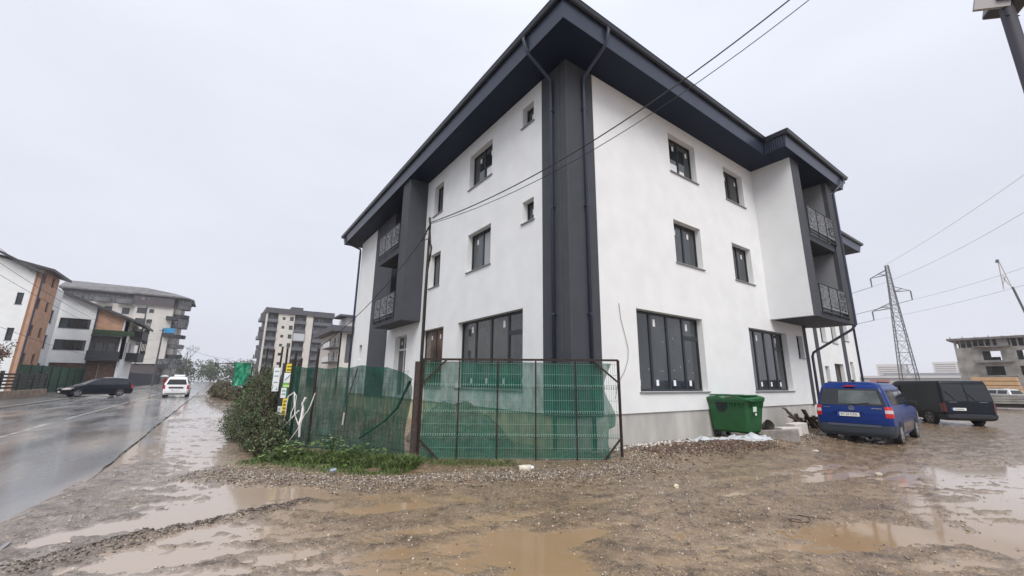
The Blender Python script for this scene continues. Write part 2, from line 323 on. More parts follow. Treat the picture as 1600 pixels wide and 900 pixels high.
# ------------------------------------------------------------------ ground
def ground_mat(name):
    m = bpy.data.materials.new(name); m.use_nodes = True; t = m.node_tree; L = t.links; b = t.nodes['Principled BSDF']
    co = t.nodes.new('ShaderNodeTexCoord').outputs['Object']
    def noise(sc_, det=5, rough=.55, vec=co):
        n = t.nodes.new('ShaderNodeTexNoise'); n.inputs['Scale'].default_value = sc_; n.inputs['Detail'].default_value = det; n.inputs['Roughness'].default_value = rough; L.new(vec, n.inputs['Vector']); return n.outputs['Fac']
    def ramp(v, *st):
        r = t.nodes.new('ShaderNodeValToRGB'); es = r.color_ramp.elements
        es[0].position, es[0].color = st[0][0], (*st[0][1], 1); es[1].position, es[1].color = st[1][0], (*st[1][1], 1)
        for p, c in st[2:]: e = es.new(p); e.color = (*c, 1)
        L.new(v, r.inputs[0]); return r.outputs[0]
    def mixc(f, a, c):
        x_ = t.nodes.new('ShaderNodeMix'); x_.data_type = 'RGBA'
        if isinstance(f, float): x_.inputs['Factor'].default_value = f
        else: L.new(f, x_.inputs['Factor'])
        for k, q in (('A', a), ('B', c)):
            if isinstance(q, tuple): x_.inputs[k].default_value = (*q, 1)
            else: L.new(q, x_.inputs[k])
        return x_.outputs['Result']
    tan = ramp(noise(1.3, 6), (.3, (.165, .115, .075)), (.7, (.285, .205, .132)))
    grey = ramp(noise(2.1, 6), (.3, (.16, .13, .108)), (.7, (.30, .255, .22)))
    # greyer silt towards the asphalt, tan clay in the lot
    sx = t.nodes.new('ShaderNodeSeparateXYZ'); L.new(co, sx.inputs[0])
    mr_ = t.nodes.new('ShaderNodeMapRange'); mr_.inputs['From Min'].default_value = -8.5; mr_.inputs['From Max'].default_value = -4.6; L.new(sx.outputs['X'], mr_.inputs['Value'])
    ad = t.nodes.new('ShaderNodeMath'); ad.operation = 'ADD'; L.new(mr_.outputs[0], ad.inputs[0])
    sb = t.nodes.new('ShaderNodeMath'); sb.operation = 'MULTIPLY_ADD'; L.new(noise(.8, 4), sb.inputs[0]); sb.inputs[1].default_value = 1.6; sb.inputs[2].default_value = -.8; L.new(sb.outputs[0], ad.inputs[1])
    cl = t.nodes.new('ShaderNodeClamp'); L.new(ad.outputs[0], cl.inputs[0])
    c = mixc(cl.outputs[0], grey, tan)
    c = mixc(ramp(noise(5, 6, .65), (.50, (0, 0, 0)), (.66, (1, 1, 1))), c, (.085, .058, .040))
    # fine grit
    vo = t.nodes.new('ShaderNodeTexVoronoi'); vo.inputs['Scale'].default_value = 55; L.new(co, vo.inputs['Vector'])
    gr = ramp(vo.outputs['Color'], (.0, (.55, .55, .55)), (.75, (1.05, 1.05, 1.05)), (.9, (1.9, 1.9, 1.9)))
    mu = t.nodes.new('ShaderNodeMix'); mu.data_type = 'RGBA'; mu.blend_type = 'MULTIPLY'; mu.inputs['Factor'].default_value = .85; L.new(c, mu.inputs['A']); L.new(gr, mu.inputs['B'])
    wz = t.nodes.new('ShaderNodeMapRange'); wz.inputs['From Min'].default_value = .002; wz.inputs['From Max'].default_value = .013; wz.inputs['To Min'].default_value = 1; wz.inputs['To Max'].default_value = 0; L.new(sx.outputs['Z'], wz.inputs['Value'])
    silt = mixc(cl.outputs[0], (.30, .25, .21), (.30, .21, .125)); wf = t.nodes.new('ShaderNodeMath'); wf.operation = 'MULTIPLY'; wf.inputs[1].default_value = .6; L.new(wz.outputs[0], wf.inputs[0])
    L.new(mixc(wf.outputs[0], mu.outputs['Result'], silt), b.inputs['Base Color'])
    rg = t.nodes.new('ShaderNodeMapRange'); rg.inputs['From Min'].default_value = .35; rg.inputs['From Max'].default_value = .65; rg.inputs['To Min'].default_value = .08; rg.inputs['To Max'].default_value = .42
    L.new(noise(2.6, 6, .6), rg.inputs['Value']); rx = t.nodes.new('ShaderNodeMix'); rx.data_type = 'FLOAT'; L.new(wz.outputs[0], rx.inputs['Factor']); L.new(rg.outputs[0], rx.inputs['A']); rx.inputs['B'].default_value = .1; wr = t.nodes.new('ShaderNodeMapRange'); wr.inputs['From Min'].default_value = 3; wr.inputs['From Max'].default_value = 12; wr.inputs['To Min'].default_value = 1; wr.inputs['To Max'].default_value = .55; L.new(sx.outputs['X'], wr.inputs['Value']); rm = t.nodes.new('ShaderNodeMath'); rm.operation = 'MULTIPLY'; L.new(rx.outputs['Result'], rm.inputs[0]); L.new(wr.outputs[0], rm.inputs[1]); L.new(rm.outputs[0], b.inputs['Roughness'])
    bs = t.nodes.new('ShaderNodeMapRange'); bs.inputs['To Min'].default_value = .8; bs.inputs['To Max'].default_value = .15; L.new(wz.outputs[0], bs.inputs['Value'])
    h1 = noise(34, 4, .6); h2 = vo.outputs['Distance']
    bp = t.nodes.new('ShaderNodeBump'); bp.inputs['Strength'].default_value = .8; bp.inputs['Distance'].default_value = .02; L.new(h1, bp.inputs['Height']); L.new(bs.outputs[0], bp.inputs['Strength'])
    bp2 = t.nodes.new('ShaderNodeBump'); bp2.inputs['Strength'].default_value = .35; bp2.inputs['Distance'].default_value = .006; L.new(h2, bp2.inputs['Height']); L.new(bp.outputs[0], bp2.inputs['Normal'])
    L.new(bp2.outputs[0], b.inputs['Normal'])
    return m
GM = ground_mat('wet_clay_ground')
def grid_sheet():
    # one sheet: fine where the muddy lot is, coarser towards the horizon
    az = np.concatenate([np.arange(-28, 100, .14), np.arange(100, 332, 3.0)]); az = np.radians(np.append(az, 332.))
    rs = [.35]
    while rs[-1] < 4500:
        r_ = rs[-1]; rs.append(r_*(1.0065 if r_ < 6 else 1.012 if r_ < 45 else 1.06))
    rs = np.array(rs); A_, R_ = np.meshgrid(az, rs)
    A_ = A_+R(35.19)-R(36)
    X_ = CAM.x+R_*np.sin(A_); Y_ = CAM.y+R_*np.cos(A_); Z_ = height(X_, Y_)
    nr, na = X_.shape
    V = np.stack([X_, Y_, Z_], -1).reshape(-1, 3)
    V = np.vstack([V, [[CAM.x, CAM.y, 0]]])
    i, j = np.meshgrid(np.arange(nr-1), np.arange(na-1), indexing='ij'); a = (i*na+j).ravel()
    F_ = np.stack([a, a+na, a+na+1, a+1], -1)
    me = bpy.data.meshes.new('ground'); me.vertices.add(len(V)); me.vertices.foreach_set('co', V.ravel())
    nf = len(F_); me.loops.add(nf*4); me.loops.foreach_set('vertex_index', F_.ravel().astype(np.int32)); me.polygons.add(nf)
    me.polygons.foreach_set('loop_start', (np.arange(nf)*4).astype(np.int32)); me.polygons.foreach_set('loop_total', np.full(nf, 4, dtype=np.int32))
    me.polygons.foreach_set('use_smooth', np.ones(nf, dtype=bool)); me.update(calc_edges=True)
    me.materials.append(GM); o = bpy.data.objects.new('ground', me); COL.objects.link(o); tag(o, kind='structure'); return o
grid_sheet()
def water_mat(name, c1, c2, dist=.002):
    m = bpy.data.materials.new(name); m.use_nodes = True; t = m.node_tree; L = t.links; b = t.nodes['Principled BSDF']
    co = t.nodes.new('ShaderNodeTexCoord').outputs['Object']
    n = t.nodes.new('ShaderNodeTexNoise'); n.inputs['Scale'].default_value = .9; n.inputs['Detail'].default_value = 4; L.new(co, n.inputs['Vector'])
    r = t.nodes.new('ShaderNodeValToRGB'); r.color_ramp.elements[0].position = .35; r.color_ramp.elements[1].position = .65; r.color_ramp.elements[0].color = (*c1, 1); r.color_ramp.elements[1].color = (*c2, 1)
    L.new(n.outputs['Fac'], r.inputs[0])
    sx = t.nodes.new('ShaderNodeSeparateXYZ'); L.new(co, sx.inputs[0]); m1 = t.nodes.new('ShaderNodeMapRange'); m1.inputs['From Min'].default_value = -5.2; m1.inputs['From Max'].default_value = -6.6; L.new(sx.outputs['X'], m1.inputs['Value'])
    m2 = t.nodes.new('ShaderNodeMapRange'); m2.inputs['From Min'].default_value = 0; m2.inputs['From Max'].default_value = 4; L.new(sx.outputs['X'], m2.inputs['Value']); ma = t.nodes.new('ShaderNodeMath'); ma.operation = 'MAXIMUM'; L.new(m1.outputs[0], ma.inputs[0]); L.new(m2.outputs[0], ma.inputs[1])
    mxw = t.nodes.new('ShaderNodeMix'); mxw.data_type = 'RGBA'; L.new(ma.outputs[0], mxw.inputs['Factor']); L.new(r.outputs[0], mxw.inputs['A']); mxw.inputs['B'].default_value = (.37, .30, .245, 1); L.new(mxw.outputs['Result'], b.inputs['Base Color']); b.inputs['Roughness'].default_value = .06; b.inputs['IOR'].default_value = 1.33  # paler base at both sides puts sky sheen into the slurry colour
    n2 = t.nodes.new('ShaderNodeTexNoise'); n2.inputs['Scale'].default_value = 9; n2.inputs['Detail'].default_value = 2; L.new(co, n2.inputs['Vector'])
    v = t.nodes.new('ShaderNodeTexVoronoi'); v.inputs['Scale'].default_value = 5; L.new(co, v.inputs['Vector'])
    wv = t.nodes.new('ShaderNodeMath'); wv.operation = 'MULTIPLY'; wv.inputs[1].default_value = 60; L.new(v.outputs['Distance'], wv.inputs[0])
    sn = t.nodes.new('ShaderNodeMath'); sn.operation = 'SINE'; L.new(wv.outputs[0], sn.inputs[0])
    lt = t.nodes.new('ShaderNodeMath'); lt.operation = 'LESS_THAN'; lt.inputs[1].default_value = .28; L.new(v.outputs['Distance'], lt.inputs[0])
    ml = t.nodes.new('ShaderNodeMath'); ml.operation = 'MULTIPLY'; L.new(sn.outputs[0], ml.inputs[0]); L.new(lt.outputs[0], ml.inputs[1])
    sc2 = t.nodes.new('ShaderNodeMath'); sc2.operation = 'MULTIPLY'; sc2.inputs[1].default_value = .12; L.new(ml.outputs[0], sc2.inputs[0])
    ad = t.nodes.new('ShaderNodeMath'); ad.operation = 'ADD'; L.new(sc2.outputs[0], ad.inputs[0]); L.new(n2.outputs['Fac'], ad.inputs[1])
    bp = t.nodes.new('ShaderNodeBump'); bp.inputs['Strength'].default_value = .25; bp.inputs['Distance'].default_value = dist; L.new(ad.outputs[0], bp.inputs['Height']); L.new(bp.outputs[0], b.inputs['Normal'])
    return m
wm = MB(); wm.quad((-8.48, -40, 0), (160, -40, 0), (160, 45, 0), (-8.48, 45, 0))
tag(wm.build('puddle_water', water_mat('muddy_water', (.27, .18, .10), (.32, .22, .135))), kind='structure')
# road
def road_mat():
    m = bpy.data.materials.new('wet_asphalt'); m.use_nodes = True; t = m.node_tree; L = t.links; b = t.nodes['Principled BSDF']
    co = t.nodes.new('ShaderNodeTexCoord').outputs['Object']; mp_ = t.nodes.new('ShaderNodeMapping'); mp_.inputs['Scale'].default_value = (1, .22, 1); L.new(co, mp_.inputs[0])
    def ramp(v, a, c, p=.4, q=.6):
        r = t.nodes.new('ShaderNodeValToRGB'); r.color_ramp.elements[0].position = p; r.color_ramp.elements[1].position = q; r.color_ramp.elements[0].color = (*a, 1); r.color_ramp.elements[1].color = (*c, 1); L.new(v, r.inputs[0]); return r.outputs[0]
    def noise(s, v, d=4):
        n = t.nodes.new('ShaderNodeTexNoise'); n.inputs['Scale'].default_value = s; n.inputs['Detail'].default_value = d; L.new(v, n.inputs['Vector']); return n.outputs['Fac']
    base = ramp(noise(90, co, 2), (.11, .111, .114), (.21, .21, .21)); wash = ramp(noise(.75, mp_.outputs[0], 5), (0, 0, 0), (1, 1, 1), .47, .66)
    mx_ = t.nodes.new('ShaderNodeMix'); mx_.data_type = 'RGBA'; L.new(wash, mx_.inputs['Factor']); L.new(base, mx_.inputs['A']); mx_.inputs['B'].default_value = (.31, .26, .22, 1)
    L.new(mx_.outputs['Result'], b.inputs['Base Color'])
    rr = t.nodes.new('ShaderNodeMapRange'); rr.inputs['From Min'].default_value = .35; rr.inputs['From Max'].default_value = .65; rr.inputs['To Min'].default_value = .08; rr.inputs['To Max'].default_value = .36; b.inputs['Coat Weight'].default_value = .5; b.inputs['Coat Roughness'].default_value = .14
    L.new(noise(1.1, mp_.outputs[0], 5), rr.inputs['Value']); L.new(rr.outputs[0], b.inputs['Roughness'])
    bp = t.nodes.new('ShaderNodeBump'); bp.inputs['Strength'].default_value = .32; bp.inputs['Distance'].default_value = .006; L.new(noise(60, co, 3), bp.inputs['Height']); L.new(bp.outputs[0], b.inputs['Normal'])
    return m
ASPH = road_mat()
# jagged broken right edge
ys = np.concatenate([np.arange(-14, 40, .12), np.arange(40, 420, 4)]); ex = -8.52+.07*fbm(ys*1.3, ys*0, 51, 4)+.06*fbm(ys*.25, ys*0+4, 52, 2)
mb = MB()
for i in range(len(ys)-1):
    a, b = ys[i], ys[i+1]
    mb.quad((-15.8, a, .03), (ex[i], a, .03), (ex[i+1], b, .03), (-15.8, b, .03))
    mb.quad((ex[i], a, .03), (ex[i], a, -.12), (ex[i+1], b, -.12), (ex[i+1], b, .03))
tag(mb.build('road', ASPH), kind='structure')
TRACKM = mat('pale_tyre_track', (.35, .35, .34), .3, noise=.5, nscale=2.5)  # pale painted strips stand in for wet tyre tracks
mb = MB()
for x0, ph in ((-11.75, 3), (-13.6, 9)):
    y0_ = -10.
    while y0_ < 120:
        l = random.uniform(.5, 2.2); wl = .11 if x0 > -12 else .06
        if random.random() < (.85 if x0 > -12 else .5):
            j = random.uniform(-.02, .02); mb.quad((x0+j, y0_, .034), (x0+j+wl, y0_, .034), (x0+j+wl, y0_+l, .034), (x0+j, y0_+l, .034))
        y0_ += l+random.uniform(0, .12)
tag(mb.build('tyre_track_streak', TRACKM), kind='structure')
KERB = mat('kerb_concrete', (.22, .21, .2), .5, noise=.2, nscale=5, bump=.3)
PAVE = mat('wet_pavement', (.13, .125, .12), .22, noise=.25, nscale=1.2, bump=.25, bscale=40)
mb = MB()
y_ = -20.
while y_ < 300:
    if not (37.5 < y_ < 48): mb.box(-15.95, -15.8, y_+.01, y_+.99, -.1, .13)
    y_ += 1
tag(mb.build('kerb', KERB), kind='structure')
mb = MB(); mb.box(-19.2, -15.96, -20, 37.5, -.1, .11); mb.box(-19.2, -15.96, 48.5, 300, -.1, .11); mb.box(-22, -15.81, 37.5, 48.5, -.1, .05)
tag(mb.build('pavement', PAVE), kind='structure')
YARD = mat('yard_ground', (.09, .08, .065), .6, noise=.3, nscale=.8)
mb = MB(); mb.box(-60, -19.2, -20, 37.5, -.1, .06); mb.box(-60, -22, 37.5, 48.5, -.1, .06); mb.box(-60, -19.2, 48.5, 300, -.1, .06)
tag(mb.build('yard', YARD), kind='structure')

# ------------------------------------------------------------------ main building
FR = Fr((0, 0, 0), (1, 0, 0), (0, -1, 0)); FL = Fr((0, 0, 0), (0, 1, 0), (-1, 0, 0))
B = empty('apartment_building', (0, 0, 0), 'new white and charcoal three storey corner building with dark eaves and ornate balcony railings', 'building')
TOP = 10.9
HR = [(2.57, 6.0, 1.46, 3.80), (9.18, 12.45, 1.46, 3.80), (4.80, 6.42, 5.59, 7.10), (8.63, 10.12, 5.59, 7.08), (4.89, 6.56, 8.92, 10.42), (8.61, 10.14, 8.92, 10.36), (13.42, 14.06, 2.84, 3.80)]
wall(FR, 1.08, 14.2, .9, TOP, HR, th=.3).build('wall', WHITE, B)
HL = [(2.01, 6.02, 1.46, 3.79), (7.22, 9.35, 1.46, 3.79), (11.08, 12.6, .95, 3.80), (3.88, 5.50, 5.59, 7.05), (7.84, 8.86, 5.59, 7.09), (1.49, 2.06, 6.41, 7.12),
      (3.90, 5.55, 8.92, 10.36), (7.87, 8.80, 8.91, 10.34), (1.49, 2.08, 9.72, 10.44)]
wall(FL, 1.1, 9.6, .9, TOP, [h for h in HL if h[1] < 9.6]).build('wall', WHITE, B)
wall(FL, 9.6, 13.97, .9, 4.25, [HL[2]]).build('wall', WHITE, B)
wall(FL, 17.2, 20.6, .9, TOP, [(18.45, 19.1, 2.9, 3.8)]).build('wall', WHITE, B)
mb = MB(); mb.box(-.012, 1.08, -.012, -.012+.3, .86, TOP); mb.box(-.012, .29, .288, 1.1, .86, TOP); bevel(mb.build('corner_pier', CHAR, B), .03, 3)
mb = MB(); FR.box(mb, 14.2, 14.55, -.3, .012, .86, TOP-6.6); mb.build('pier', CHAR, B)
mb = MB(); FL.box(mb, 13.97, 17.2, -1.6, .012, .86, TOP); mb.build('pier', CHAR, B)
mb = MB(); mb.box(.05, 14.5, .04, .3, -.3, .9); mb.build('plinth', CONC, B)
mb = MB(); mb.box(.05, .3, .30, 20.55, -.3, .9); mb.build('plinth', PLY, B)
mb = MB(); mb.box(.3, 14.5, 20.3, 20.6, -.3, TOP); mb.box(14.25, 14.5, .3, 20.3, -.3, TOP); mb.build('wall', WHITE, B)
# balcony over the lane (right facade)
mb = MB(); FR.box(mb, 11.1, 11.3, 0, 1.53, 4.28, TOP); mb.build('balcony_wall', WHITE2, B)
mb = MB(); FR.box(mb, 11.102, 11.88, 1.38, 1.545, 4.29, TOP); FR.box(mb, 14.88, 15.6, 1.38, 1.545, 4.29, TOP); mb.build('balcony_frame', CHAR, B)
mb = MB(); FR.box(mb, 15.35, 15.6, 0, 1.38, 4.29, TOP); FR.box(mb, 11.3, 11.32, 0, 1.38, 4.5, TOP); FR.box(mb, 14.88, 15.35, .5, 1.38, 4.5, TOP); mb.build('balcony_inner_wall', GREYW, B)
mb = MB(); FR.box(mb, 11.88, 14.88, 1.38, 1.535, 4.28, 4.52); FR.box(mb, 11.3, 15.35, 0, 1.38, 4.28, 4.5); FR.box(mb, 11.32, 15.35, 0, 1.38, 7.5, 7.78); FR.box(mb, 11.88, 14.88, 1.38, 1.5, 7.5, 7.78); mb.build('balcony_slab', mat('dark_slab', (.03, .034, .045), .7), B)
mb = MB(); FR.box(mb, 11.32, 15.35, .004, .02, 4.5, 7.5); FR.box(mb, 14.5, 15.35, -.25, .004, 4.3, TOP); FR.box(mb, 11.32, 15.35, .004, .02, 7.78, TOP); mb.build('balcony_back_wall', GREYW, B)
for z in (4.55, 7.85):
    f2 = Fr((12.2, -.03, 0), (1, 0, 0), (0, -1, 0)); window(f2, 0, 1.8, z, z+2.15, B, depth=-.07, sill=False)
rail_panel(FR, 11.95, 14.85, 1.58, 7.98, 8.98, B, seed=2); rail_panel(FR, 11.95, 14.85, 1.58, 4.66, 5.64, B, seed=3)
# balcony over the street side (left facade)
mb = MB(); FL.box(mb, 9.6, 10.52, 0, .88, 4.25, TOP); mb.build('balcony_wall', CHAR, B)
mb = MB(); FL.box(mb, 10.52, 13.5, -.3, .875, 4.25, 4.52); FL.box(mb, 10.52, 13.5, -1.5, .86, 7.52, 7.82); FL.box(mb, 10.52, 13.97, -1.5, -.3, 4.25, 4.5); mb.build('balcony_slab', mat('dark_slab', (.03, .034, .045), .7), B)
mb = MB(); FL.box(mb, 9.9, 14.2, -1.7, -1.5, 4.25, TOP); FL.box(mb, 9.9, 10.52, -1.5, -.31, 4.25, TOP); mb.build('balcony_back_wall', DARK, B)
for z in (4.55, 7.85): window(Fr((1.49, 11.1, 0), (0, 1, 0), (-1, 0, 0)), 0, 1.9, z, z+2.1, B, depth=-.07, sill=False)
rail_panel(FL, 10.56, 13.47, .91, 8.02, 8.98, B, seed=5); rail_panel(FL, 10.56, 13.47, .91, 4.68, 5.64, B, seed=6)
# windows
window(FR, *HR[0], B, cols=4, trans=[(3, 3.08)], stick=2, fwid=.07); window(FR, *HR[1], B, cols=4, trans=[(3, 3.08)], stick=2, fwid=.07)
for i in (2, 3, 4, 5): window(FR, *HR[i], B, cols=2, stick=1)
window(FR, *HR[6], B, cols=1, depth=.16, gm=mat('boarded_niche', (.3, .3, .31), .8))
window(FL, *HL[0], B, cols=4, trans=[(0, 3.1)], fwid=.07, stick=2); window(FL, *HL[1], B, cols=2, gm=mat('reflection_shop_glass', (.10, .075, .06), .04, noise=.6, nscale=.8), stick=1)  # narrow shop panes: brown blotches in base colour imitate a reflected orange house
window(FL, *HL[2], B, cols=2, trans=[(0, 3.1), (1, 3.1)], fm=WFRAME, gm=GLASS, sill=False, stick=1)
for i in (3, 6): window(FL, *HL[i], B, cols=2, stick=1)
for i in (4, 7, 5, 8): window(FL, *HL[i], B, cols=2 if i in (4, 7) else 1, stick=1 if i in (5, 8) else 0)
window(FL, 18.45, 19.1, 2.9, 3.8, B, cols=1, sill=False)
# pale protective paper at the foot of the open panes and white tilted sash
mb = MB(); FR.box(mb, 4.99, 5.65, -.226, -.222, 8.98, 9.45); FR.box(mb, 5.76, 6.1, -.226, -.222, 8.98, 9.3); mb.build('window_paper', STICK, B)
mb = MB(); FL.box(mb, 3.96, 4.62, -.228, -.222, 5.72, 6.9); mb.build('curtain', mat('grey_curtain', (.33, .34, .36), .9), B)
mb = MB(); FL.box(mb, 4.0, 4.6, -.228, -.222, 9.0, 9.5); mb.build('window_paper', STICK, B)
# roof edge
OUT = [(-1, -1), (10.1, -1), (10.1, -1.8), (16.4, -1.8), (16.4, 21.6), (-1, 21.6)]
def offs(P, d):
    o = []; n = len(P)
    for i in range(n):
        a, b, c = P[i-1], P[i], P[(i+1) % n]
        def nn(p, q): l = math.hypot(q[0]-p[0], q[1]-p[1]); return ((q[1]-p[1])/l, -(q[0]-p[0])/l)
        n1, n2 = nn(a, b), nn(b, c); o.append((b[0]+(n1[0]+n2[0])*d, b[1]+(n1[1]+n2[1])*d))
    return o
def eave(par, OUT, top=True):
    n = len(OUT)
    mb = MB(); mb.quad(*[(x, y, TOP+.002) for x, y in OUT]); mb.build('soffit', SOFF, par)
    T1 = offs(OUT, .09); mb = MB()
    for i in range(n):
        j = (i+1) % n; mb.quad((*OUT[i], TOP), (*OUT[j], TOP), (*T1[j], TOP+.58), (*T1[i], TOP+.58))
    mb.build('fascia', METAL, par)
    prof = [(.09, TOP+.585), (.10, TOP+.5), (.14, TOP+.47), (.19, TOP+.5), (.215, TOP+.6), (.23, TOP+.615), (.215, TOP+.63), (.13, TOP+.68)]
    rings = [offs(OUT, d) for d, _ in prof]; mb = MB()
    for k in range(len(prof)-1):
        for i in range(n):
            j = (i+1) % n; mb.quad((*rings[k][i], prof[k][1]), (*rings[k][j], prof[k][1]), (*rings[k+1][j], prof[k+1][1]), (*rings[k+1][i], prof[k+1][1]))
    mb.build('gutter', mat('gutter_metal', (.018, .022, .032), .35), par)
eave(B, OUT)
mb = MB(); z0 = TOP+.675; e_ = [(-1.15, -1.15), (16.55, -1.95), (16.55, 21.75), (-1.15, 21.75)]; r0, r1 = (7.7, 8, z0+2.1), (7.7, 13, z0+2.1)
P4 = [(x, y, z0) for x, y in e_]
mb.quad(P4[0], (9.95, -1.15, z0), (9.95, -1.95, z0), P4[1], r0); mb.quad(P4[1], P4[2], r1, r0); mb.quad(P4[2], P4[3], r1); mb.quad(P4[3], P4[0], r0, r1); mb.build('roof', METAL, B)
mb = MB()
for i in range(8):
    y = -1.12-i*.085; mb.box(10.0, 10.06, y-.02, y+.02, TOP+.01, TOP+.57)
mb.build('cladding_ribs', METAL, B)
# downspouts
def spout(pts, par, r=.05, name='downspout', m=None): MB().tube(pts, r, 10).build(name, m or METAL, par, smooth=True)
spout([(-1.13, .49, 11.42), (-1.16, .5, 11.3), (-1.06, .51, 11.05), (-.98, .47, 10.86), (-.12, .55, 10.5), (-.085, .56, 10.38), (-.085, .56, .1)], B)
spout([(.55, -1.13, 11.42), (.56, -1.16, 11.3), (.6, -1.06, 11.05), (.56, -.98, 10.86), (.62, -.12, 10.5), (.62, -.085, 10.38), (.62, -.085, .1)], B)
spout([(-1.1, 21.1, 11.4), (-1.0, 21.0, 10.9), (-.1, 20.7, 10.5), (-.09, 20.68, 10.3), (-.09, 20.68, .1)], B, .07)
spout([(16.1, -1.93, 11.4), (16.1, -1.95, 11.1), (15.75, -1.75, 10.8), (15.66, -1.58, 10.55), (15.68, -1.56, 4.32), (15.62, -1.4, 4.1), (14.75, -.12, 3.12), (14.66, -.09, 2.95), (14.66, -.09, .3)], B, .055)
mb = MB()
for z in (3.4, 6.4, 9.4):
    for c in ((-.07, .56), (.62, -.07)): mb.box(c[0]-.065, c[0]+.065, c[1]-.065, c[1]+.065, z, z+.04)
mb.build('pipe_clamp', METAL, B)
MB().tube([(1.81, -.02, 3.85), (1.86, -.02, 3.4), (2.0, -.03, 2.95), (2.11, -.02, 2.6), (2.06, -.03, 2.3), (1.91, -.02, 2.0), (1.6, -.03, 1.66), (1.5, -.02, 1.3)], .008, 5).build('loose_wire', mat('grey_wire', (.2, .2, .2), .6), B)
# farther wing as its own building
W = empty('apartment_building', (14.5, 1.9, 0), 'white neighbouring wing with dark vertical strips and brown doorway behind the blue van', 'building')
FW = Fr((0, 0, 0), (1, 0, 0), (0, -1, 0))
def rel(mbo): return mbo
HW = [(22.3-14.5, 23.15-14.5, 4.27, 5.8), (24.1-14.5, 24.95-14.5, 4.27, 5.8), (26.3-14.5, 27.1-14.5, 4.55, 6.0), (22.2-14.5, 22.82-14.5, .9, 2.8), (23.78-14.5, 25.3-14.5, .3, 3.0), (26.6-14.5, 27.2-14.5, .95, 3.2),
      (17-14.5, 18.6-14.5, 1.46, 3.8), (22.3-14.5, 23.3-14.5, 8.9, 10.3), (24.1-14.5, 25.1-14.5, 8.9, 10.3)]
wall(FW, .02, 13.5, 0, TOP, HW).build('wall', WHITE, W)
for i, h in enumerate(HW):
    if i == 4: window(FW, *h, W, cols=2, gm=mat('brown_door_glass', (.07, .05, .042), .5, noise=.6, nscale=6), sill=False)
    else: window(FW, *h, W, cols=1 if i in (0, 1, 3, 5) else 2)
mb = MB(); FW.box(mb, 6.7, 7.2, -.01, .03, 0, TOP); FW.box(mb, 11.15, 11.75, -.01, .03, 0, TOP); mb.build('strip', CHAR, W)
mb = MB(); mb.box(0.02, 13.5, .3, 19.7, 0, TOP); mb.build('wall', WHITE, W)
mb_ = eave  # eave in local coordinates
eave(W, [(.3, -1), (14.5, -1), (14.5, 19.7), (.3, 19.7)])
mb = MB(); mb.quad((.3, -1.1, TOP+.67), (14.6, -1.1, TOP+.67), (9, 9, TOP+2.6), (5, 9, TOP+2.6)); mb.quad((14.6, -1.1, TOP+.67), (14.6, 19.8, TOP+.67), (9, 9, TOP+2.6)); mb.build('roof', METAL, W)
spout([(13.62, -.1, TOP), (13.62, -.1, .1)], W, .07)

# ------------------------------------------------------------------ background buildings
CREAM = mat('cream_render', (.56, .535, .50), .85, noise=.06, nscale=.5)
PALE = mat('pale_render', (.55, .53, .52), .85, noise=.05, nscale=.5)
ORANGE = mat('orange_brick_render', (.47, .28, .19), .85, noise=.12, nscale=1.5)
BROWNP = mat('brown_grey_panel', (.085, .072, .078), .8, noise=.1, nscale=1)
SLATE = mat('slate_roof', (.05, .05, .055), .5, noise=.2, nscale=2)
TILE = mat('grey_tile_roof', (.13, .125, .125), .45, noise=.2, nscale=1)
BALC = mat('dark_balcony', (.025, .027, .035), .6)
DGREY = mat('mid_grey_render', (.13, .13, .14), .8, noise=.08, nscale=1)
WOODD = mat('dark_wood', (.035, .028, .025), .7, noise=.3, nscale=8)
# house with the orange stair tower
H1 = empty('apartment_house', (-24, 57.4, 0), 'white house with tall orange stair tower and dark sloping eaves left of the road', 'building')
fs = Fr((0, 0, 0), (0, 1, 0), (1, 0, 0)); ff = Fr((-.5, 0, 0), (-1, 0, 0), (0, -1, 0))
tw = []
for z in (2.95, 5.9, 8.85, 11.7):
    h_ = 1.15
    tw += [(.55, 1.25, z, z+h_), (3.35, 4.1, z, z+h_)]
wall(fs, 0, 5.6, 0, 13.0, tw).build('stair_tower', ORANGE, H1)
mb = MB(); mb.box(-.5, 0, 0.003, .02, 0, 12.9); mb.build('tower_side', mat('dark_orange_render', (.30, .16, .10), .85), H1)  # narrow tower face in a darker tone than the street face
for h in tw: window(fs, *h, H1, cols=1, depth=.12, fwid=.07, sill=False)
g = MB(); hh = [(.45, .95, 9.1, 10.35), (.45, .95, 5.3, 6.6), (4.2, 4.8, 9.6, 10.9), (4.2, 4.8, 5.8, 7.1)]
wall(ff, 0, 14, 0, 12.3, hh).build('gable_wall', WHITE, H1)
mb = MB(); mb.quad(ff.P(0, 0, 12.3), ff.P(14, 0, 12.3), ff.P(14, 0, 17.6), ff.P(7, 0, 16.1), ff.P(0, 0, 12.6)); mb.build('gable_wall', WHITE, H1)
for h in hh: window(ff, *h, H1, cols=1, depth=.12, fwid=.08)
mb = MB(); mb.hexa([(.2, -.9, 12.45), (.2, -.05, 12.45), (-7.5, -.05, 16.4), (-7.5, -.9, 16.4), (.2, -.9, 12.7), (.2, -.05, 12.7), (-7.5, -.05, 16.65), (-7.5, -.9, 16.65)])
mb.build('roof', SLATE, H1)
mb = MB(); mb.hexa([(.85, -.3, 12.95), (.85, 6.4, 12.95), (-3.4, 6.4, 13.9), (-3.4, -.3, 13.9), (.85, -.3, 13.2), (.85, 6.4, 13.2), (-3.4, 6.4, 14.15), (-3.4, -.3, 14.15)]); mb.build('tower_roof', SLATE, H1)
sh = [(6.2, 7.6, 7.9, 9.5), (6.2, 7.6, 4.9, 6.5), (6.2, 7.6, 1.8, 3.2)]
